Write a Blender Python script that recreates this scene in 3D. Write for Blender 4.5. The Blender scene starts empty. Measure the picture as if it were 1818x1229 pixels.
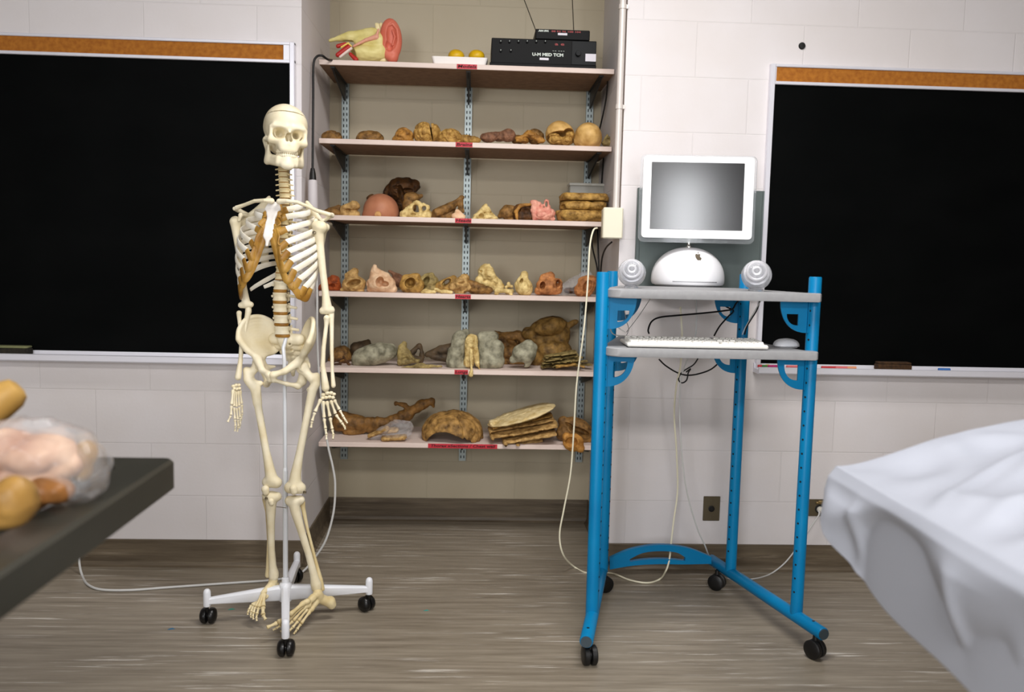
import bpy, math, random
import numpy as np
from mathutils import Vector, Matrix

# ------------------------------------------------------------------ camera
IMG_W, IMG_H = 1818, 1229
FPX = 1530.0
YAW, PIT, ROL, CAM_H, CAM_D = 0.044967, 0.097905, -0.023269, 1.20086, 3.283375
sc = bpy.context.scene
COL = sc.collection

def _rot(x, y, z):
    c, s = math.cos(ROL), math.sin(ROL); x, z = c*x + s*z, -s*x + c*z
    c, s = math.cos(PIT), math.sin(PIT); y, z = c*y + s*z, -s*y + c*z
    c, s = math.cos(YAW), math.sin(YAW); x, y = c*x + s*y, -s*x + c*y
    return Vector((x, y, z))

CAMP = Vector((0, -CAM_D, CAM_H))
cd = bpy.data.cameras.new('camera'); cam = bpy.data.objects.new('camera', cd); COL.objects.link(cam)
_r, _f, _u = _rot(1, 0, 0), _rot(0, 1, 0), _rot(0, 0, 1)
cam.matrix_world = Matrix(((_r.x, _u.x, -_f.x, CAMP.x), (_r.y, _u.y, -_f.y, CAMP.y), (_r.z, _u.z, -_f.z, CAMP.z), (0, 0, 0, 1)))
cd.sensor_width = 36.0; cd.lens = FPX/IMG_W*36.0; cd.clip_start = 0.05
cd.dof.use_dof = True; cd.dof.focus_distance = 3.0; cd.dof.aperture_fstop = 2.6
sc.camera = cam

# ------------------------------------------------------------------ world, light, exposure
w = bpy.data.worlds.new('world'); sc.world = w; w.use_nodes = True
w.node_tree.nodes['Background'].inputs[0].default_value = (1.0, 0.97, 0.93, 1)
w.node_tree.nodes['Background'].inputs[1].default_value = 0.03
sc.view_settings.view_transform = 'Standard'; sc.view_settings.look = 'None'
sc.view_settings.exposure = -0.1; sc.view_settings.gamma = 1.0; sc.view_settings.use_curve_mapping = False
CEIL = 2.75
LAMPS = [(0.40, -1.30, 44), (0.25, -4.2, 112)]          # x, y, watts of the ceiling troffers
for lx, ly, lw in LAMPS:
    l = bpy.data.lights.new('ceiling_light_lamp', 'AREA'); l.shape = 'RECTANGLE'; l.size = 1.15; l.size_y = 0.55
    l.energy = lw; l.color = (1.0, 0.975, 0.955)
    o = bpy.data.objects.new('ceiling_light_lamp', l); COL.objects.link(o); o.location = (lx, ly, CEIL-0.035)

FILL_WINS = [(1.12, .36, 36), (-1.5, 1.1, 92)]              # x centre, width, watts of fill light; both windows are added, unseen behind the viewer
for wx, ww, wp in FILL_WINS:
    l = bpy.data.lights.new('window_daylight', 'AREA'); l.shape = 'RECTANGLE'; l.size = ww; l.size_y = 1.6
    l.energy = wp; l.color = (.97, .98, 1.0)
    o = bpy.data.objects.new('window_daylight', l); COL.objects.link(o); o.location = (wx, -6.16, 1.75); o.rotation_euler = (math.pi/2, 0, 0)

# ------------------------------------------------------------------ projection helpers (pixel + real depth -> point)
def P(px, py, Y):
    d = _rot((px-IMG_W/2)/FPX, 1.0, -(py-IMG_H/2)/FPX)
    t = (Y+CAM_D)/d.y
    return CAMP + d*t
def G(px, py, z=0.0):
    d = _rot((px-IMG_W/2)/FPX, 1.0, -(py-IMG_H/2)/FPX)
    return CAMP + d*((z-CAM_H)/d.z)
def mpp(Y): return (Y+CAM_D)/FPX          # metres per pixel at depth Y

# ------------------------------------------------------------------ materials
def lin(c):
    return tuple((v/255/12.92 if v/255 <= .04045 else ((v/255+.055)/1.055)**2.4) for v in c) + (1,)
def mat(name, c, rough=.5, metal=0, spec=.5, trans=0, alpha=1, ior=1.45, sss=0, emit=0):
    m = bpy.data.materials.new(name); m.use_nodes = True
    b = m.node_tree.nodes['Principled BSDF']; i = b.inputs
    i['Base Color'].default_value = lin(c); i['Roughness'].default_value = rough; i['Metallic'].default_value = metal
    i['Specular IOR Level'].default_value = spec; i['Transmission Weight'].default_value = trans
    i['Alpha'].default_value = alpha; i['IOR'].default_value = ior
    if emit: i['Emission Color'].default_value = lin(c); i['Emission Strength'].default_value = emit
    return m
def nmat(name, c1, c2, scale=20, rough=.5, bump=0, bscale=None, detail=4, lo=.35, hi=.65, metal=0, stretch=(1, 1, 1), spec=.4, c3=None):
    """two or three colours mixed by noise in object space, with optional bump"""
    m = mat(name, c1, rough, metal, spec); nt = m.node_tree; b = nt.nodes['Principled BSDF']
    tc = nt.nodes.new('ShaderNodeTexCoord'); mp = nt.nodes.new('ShaderNodeMapping'); mp.inputs['Scale'].default_value = stretch
    nt.links.new(tc.outputs['Object'], mp.inputs[0])
    n = nt.nodes.new('ShaderNodeTexNoise'); n.inputs['Scale'].default_value = scale; n.inputs['Detail'].default_value = detail
    nt.links.new(mp.outputs[0], n.inputs['Vector'])
    r = nt.nodes.new('ShaderNodeValToRGB'); e = r.color_ramp.elements
    e[0].position = lo; e[0].color = lin(c1); e[1].position = hi; e[1].color = lin(c2)
    if c3:
        x = e.new((lo+hi)/2); x.color = lin(c3)
    nt.links.new(n.outputs['Fac'], r.inputs[0]); nt.links.new(r.outputs[0], b.inputs['Base Color'])
    if bump:
        n2 = nt.nodes.new('ShaderNodeTexNoise'); n2.inputs['Scale'].default_value = bscale or scale*3; n2.inputs['Detail'].default_value = 5
        nt.links.new(mp.outputs[0], n2.inputs['Vector'])
        bp = nt.nodes.new('ShaderNodeBump'); bp.inputs['Strength'].default_value = bump; bp.inputs['Distance'].default_value = .004
        nt.links.new(n2.outputs['Fac'], bp.inputs['Height']); nt.links.new(bp.outputs[0], b.inputs['Normal'])
    return m

# ------------------------------------------------------------------ scene objects
WL = {}                                    # object -> world location of its origin
def tag(o, label=None, cat=None, group=None, kind=None):
    if label: o['label'] = label
    if cat: o['category'] = cat
    if group: o['group'] = group
    if kind: o['kind'] = kind
    return o
def thing(name, label, cat, loc, group=None):
    o = bpy.data.objects.new(name, None); COL.objects.link(o); o.location = loc; o.empty_display_size = .05
    WL[o] = Vector(loc)
    return tag(o, label, cat, group)
def link(name, V, F, m, parent=None, origin=None, smooth=True, flat_angle=None):
    """one mesh object out of world-space vertices"""
    V = np.asarray(V, dtype=np.float64).reshape(-1, 3)
    if parent is not None: o0 = WL[parent]
    elif origin is not None: o0 = Vector(origin)
    else:
        mn, mx = V.min(0), V.max(0); o0 = Vector(((mn[0]+mx[0])/2, (mn[1]+mx[1])/2, mn[2]))
    V = V - np.array(o0)
    me = bpy.data.meshes.new(name)
    me.from_pydata(V.tolist(), [], F if isinstance(F, list) else F.tolist()); me.update()
    me.materials.append(m)
    if smooth:
        me.polygons.foreach_set('use_smooth', [True]*len(me.polygons))
        if flat_angle: me.set_sharp_from_angle(angle=math.radians(flat_angle))
    o = bpy.data.objects.new(name, me); COL.objects.link(o)
    if parent is not None: o.parent = parent
    else: o.location = o0
    WL[o] = o0
    return o

def catmull(pts, n=8, rad=None):
    pts = [Vector(p) for p in pts]; out = []; ro = []
    for i in range(len(pts)-1):
        p0 = pts[max(i-1, 0)]; p1 = pts[i]; p2 = pts[i+1]; p3 = pts[min(i+2, len(pts)-1)]
        for k in range(n):
            t = k/n
            out.append(.5*((2*p1) + (p2-p0)*t + (2*p0-5*p1+4*p2-p3)*t*t + (3*p1-p0-3*p2+p3)*t**3))
            if rad: ro.append(rad[i]*(1-t)+rad[i+1]*t)
    out.append(pts[-1])
    if rad: ro.append(rad[-1]); return out, ro
    return out

class MB:
    def __init__(s): s.v = []; s.f = []
    def add(s, V, F):
        b = len(s.v); s.v += [tuple(p) for p in V]; s.f += [[i+b for i in q] for q in F]; return s
    def box(s, a, b, M=None, bev=0):
        """box between two corners, optionally with chamfered edges"""
        (x0, y0, z0), (x1, y1, z1) = [tuple(map(float, q)) for q in (a, b)]
        if bev:
            c = Vector(((x0+x1)/2, (y0+y1)/2, (z0+z1)/2)); h = (abs(x1-x0)/2, abs(y1-y0)/2, abs(z1-z0)/2)
            bev = min(bev, min(h)*.9)
            V = []; idx = {}
            for sx in (-1, 1):
                for sy in (-1, 1):
                    for sz in (-1, 1):
                        for ax in range(3):
                            p = [sx*(h[0]-bev), sy*(h[1]-bev), sz*(h[2]-bev)]
                            p[ax] = (sx, sy, sz)[ax]*h[ax]
                            idx[(sx, sy, sz, ax)] = len(V); V.append(c+Vector(p))
            F = []
            for ax in range(3):
                o1, o2 = (ax+1) % 3, (ax+2) % 3
                for sg in (-1, 1):
                    q = []
                    for a1, a2 in ((-1, -1), (1, -1), (1, 1), (-1, 1)):
                        k = [0, 0, 0]; k[ax] = sg; k[o1] = a1; k[o2] = a2; q.append(idx[tuple(k)+(ax,)])
                    F.append(q if sg > 0 else q[::-1])
                for a1 in (-1, 1):
                    for a2 in (-1, 1):
                        k0 = [0]*3; k1 = [0]*3; k0[ax] = -1; k1[ax] = 1
                        for k in (k0, k1): k[o1] = a1; k[o2] = a2
                        q = [idx[tuple(k0)+(o1,)], idx[tuple(k1)+(o1,)], idx[tuple(k1)+(o2,)], idx[tuple(k0)+(o2,)]]
                        F.append(q if a1*a2 < 0 else q[::-1])
            for sx in (-1, 1):
                for sy in (-1, 1):
                    for sz in (-1, 1):
                        q = [idx[(sx, sy, sz, k)] for k in range(3)]
                        F.append(q if sx*sy*sz > 0 else q[::-1])
        else:
            V = [(x, y, z) for x in (x0, x1) for y in (y0, y1) for z in (z0, z1)]
            F = [[0, 1, 3, 2], [4, 6, 7, 5], [0, 4, 5, 1], [2, 3, 7, 6], [0, 2, 6, 4], [1, 5, 7, 3]]
        if M is not None: V = [M @ Vector(p) for p in V]
        return s.add(V, F)
    def tube(s, pts, r, n=10, flat=None, up=None, cap=True):
        """swept tube; r a number or list; flat=(a,b) scales the section along side/up"""
        pts = [Vector(p) for p in pts]; N = len(pts)
        R = r if isinstance(r, (list, tuple)) else [r]*N
        fa, fb = flat or (1, 1); V = []
        side = None
        for i, p in enumerate(pts):
            t = (pts[min(i+1, N-1)]-pts[max(i-1, 0)]); t = t.normalized() if t.length > 1e-9 else Vector((0, 0, 1))
            if up is not None:
                sd = t.cross(Vector(up)); sd = sd.normalized() if sd.length > 1e-6 else Vector((1, 0, 0))
            else:
                if side is None:
                    a = Vector((0, 0, 1)) if abs(t.z) < .9 else Vector((0, 1, 0)); sd = t.cross(a).normalized()
                else:
                    sd = (side - t*side.dot(t)); sd = sd.normalized() if sd.length > 1e-6 else side
            side = sd; u2 = sd.cross(t).normalized()
            for k in range(n):
                a = 2*math.pi*k/n
                V.append(p + sd*(math.cos(a)*R[i]*fa) + u2*(math.sin(a)*R[i]*fb))
        F = [[i*n+k, (i+1)*n+k, (i+1)*n+(k+1) % n, i*n+(k+1) % n] for i in range(N-1) for k in range(n)]
        if cap:
            F.append(list(range(n))); F.append([(N-1)*n+k for k in range(n)][::-1])
        return s.add(V, F)
    def lathe(s, prof, n=24, M=None, cap=True):
        """profile [(r,z)...] turned about local z"""
        V = []; N = len(prof)
        for r, z in prof:
            for k in range(n):
                a = 2*math.pi*k/n; V.append(Vector((r*math.cos(a), r*math.sin(a), z)))
        F = [[i*n+k, i*n+(k+1) % n, (i+1)*n+(k+1) % n, (i+1)*n+k] for i in range(N-1) for k in range(n)]
        if cap:
            F.append(list(range(n))[::-1]); F.append([(N-1)*n+k for k in range(n)])
        if M is not None: V = [M @ p for p in V]
        return s.add(V, F)
    def sphere(s, c, r, n=16, m=10, M=None):
        r = r if isinstance(r, (tuple, list)) else (r, r, r)
        prof = [(max(math.sin(math.pi*i/m), 1e-4), -math.cos(math.pi*i/m)) for i in range(m+1)]
        T = Matrix.Translation(Vector(c)) @ (M or Matrix()) @ Matrix.Diagonal((*r, 1))
        return s.lathe(prof, n, T)
    def prism(s, poly, d, M=None, holes=None):
        """extrude a 2D polygon (x,z) by d along +y; one optional hole given as a loop with as many points as poly"""
        n = len(poly)
        if holes is None:
            V = [Vector((x, 0, z)) for x, z in poly] + [Vector((x, d, z)) for x, z in poly]
            F = [list(range(n)), list(range(n, 2*n))[::-1]] + [[k, k+n, (k+1) % n+n, (k+1) % n] for k in range(n)]
        else:
            V = [Vector((x, y, z)) for y in (0, d) for L in (poly, holes) for x, z in L]
            F = []
            for k in range(n):
                j = (k+1) % n
                F += [[k, j, n+j, n+k], [2*n+k, 3*n+k, 3*n+j, 2*n+j], [k, 2*n+k, 2*n+j, j], [n+k, n+j, 3*n+j, 3*n+k]]
        if M is not None: V = [M @ p for p in V]
        return s.add(V, F)
    def build(s, name, m, parent=None, origin=None, smooth=True, flat_angle=40):
        return link(name, s.v, s.f, m, parent, origin, smooth, flat_angle)

def rrect(x0, z0, x1, z1, r, n=5):
    out = []
    for cx, cz, a0 in ((x1-r, z1-r, 0), (x0+r, z1-r, 90), (x0+r, z0+r, 180), (x1-r, z0+r, 270)):
        for k in range(n+1):
            a = math.radians(a0+90*k/n); out.append((cx+r*math.cos(a), cz+r*math.sin(a)))
    return out
def frame(origin, xa, ya, za):
    xa, ya, za = Vector(xa), Vector(ya), Vector(za)
    return Matrix(((xa.x, ya.x, za.x, origin[0]), (xa.y, ya.y, za.y, origin[1]), (xa.z, ya.z, za.z, origin[2]), (0, 0, 0, 1)))
def axis_to(a, b):
    """matrix with local z from a towards b, origin a"""
    a, b = Vector(a), Vector(b); z = (b-a).normalized()
    x = z.cross(Vector((0, 1, 0)) if abs(z.y) < .9 else Vector((1, 0, 0))).normalized(); y = z.cross(x)
    return frame(a, x, y, z)
def lettering(txt, size, M, m, parent, name='lettering', align='CENTER', width=None, bold=0, shear=0):
    cu = bpy.data.curves.new('t', 'FONT'); cu.body = txt; cu.size = size; cu.align_x = align; cu.align_y = 'CENTER'
    cu.extrude = .0002; cu.offset = bold; cu.shear = shear; cu.resolution_u = 2
    to = bpy.data.objects.new('t', cu); COL.objects.link(to)
    dg = bpy.context.evaluated_depsgraph_get(); me = bpy.data.meshes.new_from_object(to.evaluated_get(dg))
    V = [v.co.copy() for v in me.vertices]; F = [list(p.vertices) for p in me.polygons]
    bpy.data.objects.remove(to); bpy.data.curves.remove(cu); bpy.data.meshes.remove(me)
    if width:
        xs = [v.x for v in V]; k = width/(max(xs)-min(xs))
        for v in V: v.x *= k
    return link(name, [M @ v for v in V], F, m, parent, smooth=False)

# ------------------------------------------------------------------ signed distance modelling (for bones and organs)
def surfnet(F, o, h):
    S = F < 0; nx, ny, nz = F.shape
    c = [S[i:nx-1+i, j:ny-1+j, k:nz-1+k] for i in (0, 1) for j in (0, 1) for k in (0, 1)]
    anyv = c[0].copy(); allv = c[0].copy()
    for q in c[1:]: anyv |= q; allv &= q
    act = anyv & ~allv; ii = np.argwhere(act)
    idx = -np.ones(act.shape, dtype=np.int64); idx[act] = np.arange(len(ii))
    acc = np.zeros((len(ii), 3)); cnt = np.zeros(len(ii))
    cor = [(i, j, k) for i in (0, 1) for j in (0, 1) for k in (0, 1)]
    for a in cor:
        for ax in range(3):
            if a[ax]: continue
            b = list(a); b[ax] = 1
            fa = F[ii[:, 0]+a[0], ii[:, 1]+a[1], ii[:, 2]+a[2]]; fb = F[ii[:, 0]+b[0], ii[:, 1]+b[1], ii[:, 2]+b[2]]
            m = (fa < 0) != (fb < 0); d = np.where(m, fa-fb, 1); t = np.where(m, fa/d, 0)
            p = np.tile(np.array(a, float), (len(ii), 1)); p[:, ax] = t
            acc += p*m[:, None]; cnt += m
    V = (ii+acc/cnt[:, None])*h+o; Q = []
    for ax in range(3):
        a1, a2 = (ax+1) % 3, (ax+2) % 3
        sl0 = [slice(None)]*3; sl1 = [slice(None)]*3
        sl0[ax] = slice(0, -1); sl1[ax] = slice(1, None)
        for sl in (sl0, sl1): sl[a1] = slice(1, -1); sl[a2] = slice(1, -1)
        s0, s1 = S[tuple(sl0)], S[tuple(sl1)]
        for fwd in (True, False):
            e = np.argwhere((s0 & ~s1) if fwd else (~s0 & s1))
            if not len(e): continue
            e[:, a1] += 1; e[:, a2] += 1
            q = []
            for d1, d2 in ((-1, -1), (0, -1), (0, 0), (-1, 0)):
                t = e.copy(); t[:, a1] += d1; t[:, a2] += d2; q.append(idx[t[:, 0], t[:, 1], t[:, 2]])
            q = np.stack(q, 1); Q.append(q if fwd else q[:, ::-1])
    return V, np.concatenate(Q)
def grid(mn, mx, h):
    mn = np.array(mn)-2.5*h; mx = np.array(mx)+2.5*h
    n = np.ceil((mx-mn)/h).astype(int)+1
    ax = [mn[i]+h*np.arange(n[i]) for i in range(3)]
    X, Y, Z = np.meshgrid(*ax, indexing='ij', sparse=True)
    return (X, Y, Z), mn
def cap(p, a, b, ra, rb=None, sq=(1, 1, 1)):
    """tapered capsule"""
    rb = ra if rb is None else rb; a = np.array(a, float); b = np.array(b, float); d = b-a; L = max(d@d, 1e-12)
    t = np.clip(((p[0]-a[0])*d[0]+(p[1]-a[1])*d[1]+(p[2]-a[2])*d[2])/L, 0, 1)
    return np.sqrt(((p[0]-a[0]-t*d[0])/sq[0])**2+((p[1]-a[1]-t*d[1])/sq[1])**2+((p[2]-a[2]-t*d[2])/sq[2])**2)-(ra+(rb-ra)*t)
def ell(p, c, r, R=None):
    q = [p[0]-c[0], p[1]-c[1], p[2]-c[2]]
    if R is not None: q = [R[0][i]*q[0]+R[1][i]*q[1]+R[2][i]*q[2] for i in range(3)]
    k0 = np.sqrt((q[0]/r[0])**2+(q[1]/r[1])**2+(q[2]/r[2])**2); k1 = np.sqrt((q[0]/r[0]**2)**2+(q[1]/r[1]**2)**2+(q[2]/r[2]**2)**2)+1e-9
    return k0*(k0-1)/k1
def smin(a, b, k):
    h = np.clip(.5+.5*(b-a)/k, 0, 1); return b+(a-b)*h-k*h*(1-h)
def smax(a, b, k): return -smin(-a, -b, k)
def fuse(L, k):
    f = L[0]
    for q in L[1:]: f = smin(f, q, k)
    return f
def noise(p, freq, seed=0, n=7):
    rs = np.random.RandomState(seed); f = 0
    for i in range(n):
        d = rs.normal(size=3); d /= np.linalg.norm(d); fr = freq*rs.uniform(.6, 1.5)
        f = f+np.sin((p[0]*d[0]+p[1]*d[1]+p[2]*d[2])*fr+rs.uniform(0, 6.28))
    return f/math.sqrt(n)
def caps_bone(name, L, m, parent, k=.006, h=.003, extra=None, chains=None):
    """one smooth bone out of tapered capsules [(a,b,ra,rb)]; capsules of one chain join without a bulge"""
    A = np.array([[*q[0]] for q in L]+[[*q[1]] for q in L]); R = max(max(q[2], q[3]) for q in L)
    p, o = grid(A.min(0)-R, A.max(0)+R, h)
    G_ = {}
    for i, q in enumerate(L):
        c = chains[i] if chains else i; d = cap(p, *q); G_[c] = smin(G_[c], d, .0012) if c in G_ else d
    f = fuse(list(G_.values()), k)
    if extra: f = extra(p, f)
    V, Q = surfnet(f, o, h)
    return link(name, V, Q, m, parent)

# ------------------------------------------------------------------ materials of the room
def wall_mat(name, c, vert_axis):
    m = mat(name, c, .55, spec=.25); nt = m.node_tree; b = nt.nodes['Principled BSDF']
    g = nt.nodes.new('ShaderNodeNewGeometry'); sp = nt.nodes.new('ShaderNodeSeparateXYZ'); nt.links.new(g.outputs['Position'], sp.inputs[0])
    cb = nt.nodes.new('ShaderNodeCombineXYZ'); nt.links.new(sp.outputs[vert_axis], cb.inputs[0])
    ad = nt.nodes.new('ShaderNodeMath'); ad.operation = 'SUBTRACT'; ad.inputs[1].default_value = .0736-.2032*2
    nt.links.new(sp.outputs[2], ad.inputs[0]); nt.links.new(ad.outputs[0], cb.inputs[1])
    br = nt.nodes.new('ShaderNodeTexBrick'); nt.links.new(cb.outputs[0], br.inputs['Vector'])
    br.inputs['Scale'].default_value = 1; br.inputs['Mortar Size'].default_value = .003; br.inputs['Mortar Smooth'].default_value = .6
    br.inputs['Brick Width'].default_value = .4064; br.inputs['Row Height'].default_value = .2032
    L = lin(c); br.inputs['Color1'].default_value = L; br.inputs['Color2'].default_value = tuple(v*.97 for v in L[:3])+(1,)
    br.inputs['Mortar'].default_value = tuple(v*.94 for v in L[:3])+(1,)
    n = nt.nodes.new('ShaderNodeTexNoise'); n.inputs['Scale'].default_value = 2.2; n.inputs['Detail'].default_value = 5
    nt.links.new(g.outputs['Position'], n.inputs['Vector'])
    mx = nt.nodes.new('ShaderNodeMixRGB'); mx.blend_type = 'MULTIPLY'; mx.inputs[0].default_value = .22
    rm = nt.nodes.new('ShaderNodeValToRGB'); rm.color_ramp.elements[0].position = .38; rm.color_ramp.elements[0].color = (.78, .72, .62, 1)
    rm.color_ramp.elements[1].position = .6
    nt.links.new(n.outputs['Fac'], rm.inputs[0]); nt.links.new(br.outputs['Color'], mx.inputs[1]); nt.links.new(rm.outputs[0], mx.inputs[2])
    nt.links.new(mx.outputs[0], b.inputs['Base Color'])
    n2 = nt.nodes.new('ShaderNodeTexNoise'); n2.inputs['Scale'].default_value = 90; n2.inputs['Detail'].default_value = 4
    nt.links.new(g.outputs['Position'], n2.inputs['Vector'])
    mm = nt.nodes.new('ShaderNodeMath'); mm.operation = 'MULTIPLY_ADD'; mm.inputs[1].default_value = .22
    iv = nt.nodes.new('ShaderNodeMath'); iv.operation = 'SUBTRACT'; iv.inputs[0].default_value = 1; nt.links.new(br.outputs['Fac'], iv.inputs[1])
    nt.links.new(n2.outputs['Fac'], mm.inputs[0]); nt.links.new(iv.outputs[0], mm.inputs[2])
    bp = nt.nodes.new('ShaderNodeBump'); bp.inputs['Strength'].default_value = .32; bp.inputs['Distance'].default_value = .004
    nt.links.new(mm.outputs[0], bp.inputs['Height']); nt.links.new(bp.outputs[0], b.inputs['Normal'])
    return m
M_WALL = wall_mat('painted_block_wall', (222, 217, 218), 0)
M_WALLY = wall_mat('painted_block_return', (206, 198, 192), 1)
M_ALCSHADE = wall_mat('alcove_block_wall', (186, 175, 152), 0)  # same block wall, with the shade of the recess put into its colour
M_PLAIN = mat('plain_paint', (120, 116, 110), .7, spec=.2)
M_CEIL = mat('ceiling_tile', (170, 166, 160), .8, spec=.1)
M_SIDE = mat('side_wall_paint', (140, 134, 128), .7, spec=.2)

def floor_mat(name, base, dark, streak, amount, rough):
    m = mat(name, base, rough, spec=.45); nt = m.node_tree; b = nt.nodes['Principled BSDF']
    g = nt.nodes.new('ShaderNodeNewGeometry')
    def nz(scale, st, detail, rough_=.55):
        mp = nt.nodes.new('ShaderNodeMapping'); mp.inputs['Scale'].default_value = st; nt.links.new(g.outputs['Position'], mp.inputs[0])
        n = nt.nodes.new('ShaderNodeTexNoise'); n.inputs['Scale'].default_value = scale; n.inputs['Detail'].default_value = detail
        n.inputs['Roughness'].default_value = rough_; nt.links.new(mp.outputs[0], n.inputs['Vector']); return n
    def ramp(n, p0, p1, c0=(0, 0, 0, 1), c1=(1, 1, 1, 1)):
        r = nt.nodes.new('ShaderNodeValToRGB'); e = r.color_ramp.elements
        e[0].position = p0; e[0].color = c0; e[1].position = p1; e[1].color = c1; nt.links.new(n.outputs['Fac'], r.inputs[0]); return r
    a = ramp(nz(10, (.25, 4.2, 4.2), 8, .65), .34, .68, lin(dark), lin(base))
    s1 = ramp(nz(3.0, (.8, 17, 17), 9, .66), .56, .68)
    s2 = ramp(nz(2.2, (.7, 1.6, 1.6), 3), .40, .62)
    mu = nt.nodes.new('ShaderNodeMath'); mu.operation = 'MULTIPLY'
    nt.links.new(s1.outputs[0], mu.inputs[0]); nt.links.new(s2.outputs[0], mu.inputs[1])
    m2 = nt.nodes.new('ShaderNodeMath'); m2.operation = 'MULTIPLY'; m2.inputs[1].default_value = amount; nt.links.new(mu.outputs[0], m2.inputs[0])
    mx = nt.nodes.new('ShaderNodeMixRGB'); nt.links.new(m2.outputs[0], mx.inputs[0]); nt.links.new(a.outputs[0], mx.inputs[1]); mx.inputs[2].default_value = lin(streak)
    nt.links.new(mx.outputs[0], b.inputs['Base Color'])
    return m
M_FLOOR = floor_mat('streaked_vinyl_floor', (156, 146, 130), (118, 108, 93), (240, 236, 228), .95, .38)
M_BASE = floor_mat('vinyl_cove_base', (112, 99, 81), (76, 65, 51), (176, 162, 142), .6, .5)

def struct(name, mb, m, smooth=False):
    o = mb.build(name, m, smooth=smooth); o['kind'] = 'structure'; return o
XL, XR, YB, YA = -3.1, 3.4, -6.2, .6185           # room extents, alcove back
AL, AR = -.650, .5476                             # alcove sides
struct('floor', MB().box((XL-.1, YB-.1, -.1), (XR+.1, .75, 0)), M_FLOOR)
struct('ceiling', MB().box((XL-.1, YB-.1, CEIL), (XR+.1, .75, CEIL+.1)), M_CEIL)
struct('wall_back_left', MB().box((XL-.1, 0, 0), (AL, .75, CEIL)), M_WALL)
struct('wall_back_right', MB().box((AR, 0, 0), (XR+.1, .75, CEIL)), M_WALL)
struct('wall_alcove', MB().box((AL, YA, 0), (AR, .75, CEIL)), M_ALCSHADE)
struct('wall_left', MB().box((XL-.1, YB, 0), (XL, 0, CEIL)), M_SIDE)
struct('wall_right', MB().box((XR, YB, 0), (XR+.1, 0, CEIL)), M_SIDE)
struct('wall_front', MB().box((XL-.1, YB-.1, 0), (XR+.1, YB, CEIL)), M_PLAIN)
BH, BT = .105, .006
def cove(a, b, nrm):
    """cove base strip from a to b on the floor, nrm points into the room"""
    mb = MB(); n = Vector((nrm[0], nrm[1], 0)); pr = [(0, BH), (BT*.7, BH), (BT, BH-.003), (BT, .018), (BT+.006, .006), (BT+.014, 0), (0, 0)]
    V = []
    for q in (a, b):
        for d, z in pr: V.append(Vector((q[0], q[1], z))+n*d)
    k = len(pr); F = [[i, (i+1) % k, (i+1) % k+k, i+k] for i in range(k)]+[list(range(k))[::-1], list(range(k, 2*k))]
    mb.add(V, F); return mb
struct('baseboard_left', cove((XL, 0), (AL, 0), (0, -1)), M_BASE)
struct('baseboard_right', cove((AR, 0), (XR, 0), (0, -1)), M_BASE)
struct('baseboard_alcove_back', cove((AL, YA), (AR, YA), (0, -1)), M_BASE)
struct('baseboard_alcove_left', cove((AL, -.006), (AL, YA), (1, 0)), M_BASE)
struct('baseboard_alcove_right', cove((AR, -.006), (AR, YA), (-1, 0)), M_BASE)

M_WFR = mat('window_frame_paint', (210, 208, 204), .5); M_PANE = mat('bright_window_pane', (235, 240, 250), .2, emit=2.5)
for i, (wx, ww, wp) in enumerate(FILL_WINS):  # unseen windows with glowing panes, added for frontal fill and the screen's bright band
    m = MB(); x0, x1, z0, z1, y = wx-ww/2, wx+ww/2, .95, 2.55, YB
    for a, b in (((x0-.06, z0-.06), (x1+.06, z0)), ((x0-.06, z1), (x1+.06, z1+.06)), ((x0-.06, z0), (x0, z1)), ((x1, z0), (x1+.06, z1))): m.box((a[0], y, a[1]), (b[0], y+.03, b[1]))
    f = m.build('window_%d' % (i+1), M_WFR, smooth=False); f['kind'] = 'structure'
    MB().box((x0, y, z0), (x1, y+.012, z1)).build('pane', M_PANE, f, smooth=False)

# ceiling troffers (the lamps themselves sit just below the diffuser)
M_TROF = mat('troffer_metal', (235, 235, 232), .5); M_DIFF = mat('troffer_diffuser', (255, 250, 244), .6, emit=1.5)
for i, (lx, ly, lw) in enumerate(LAMPS):
    t = thing('ceiling_light', ['recessed fluorescent ceiling light nearer the alcove', 'recessed fluorescent ceiling light behind the viewer'][i], 'light', (lx, ly, CEIL), 'ceiling lights')
    f = MB()
    for a, b in (((-.62, -.32), (.62, -.29)), ((-.62, .29), (.62, .32)), ((-.62, -.29), (-.59, .29)), ((.59, -.29), (.62, .29))):
        f.box((lx+a[0], ly+a[1], CEIL-.03), (lx+b[0], ly+b[1], CEIL))
    f.build('frame', M_TROF, t, smooth=False)
    MB().box((lx-.59, ly-.29, CEIL-.02), (lx+.59, ly+.29, CEIL-.005)).build('diffuser', M_DIFF, t, smooth=False)

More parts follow.
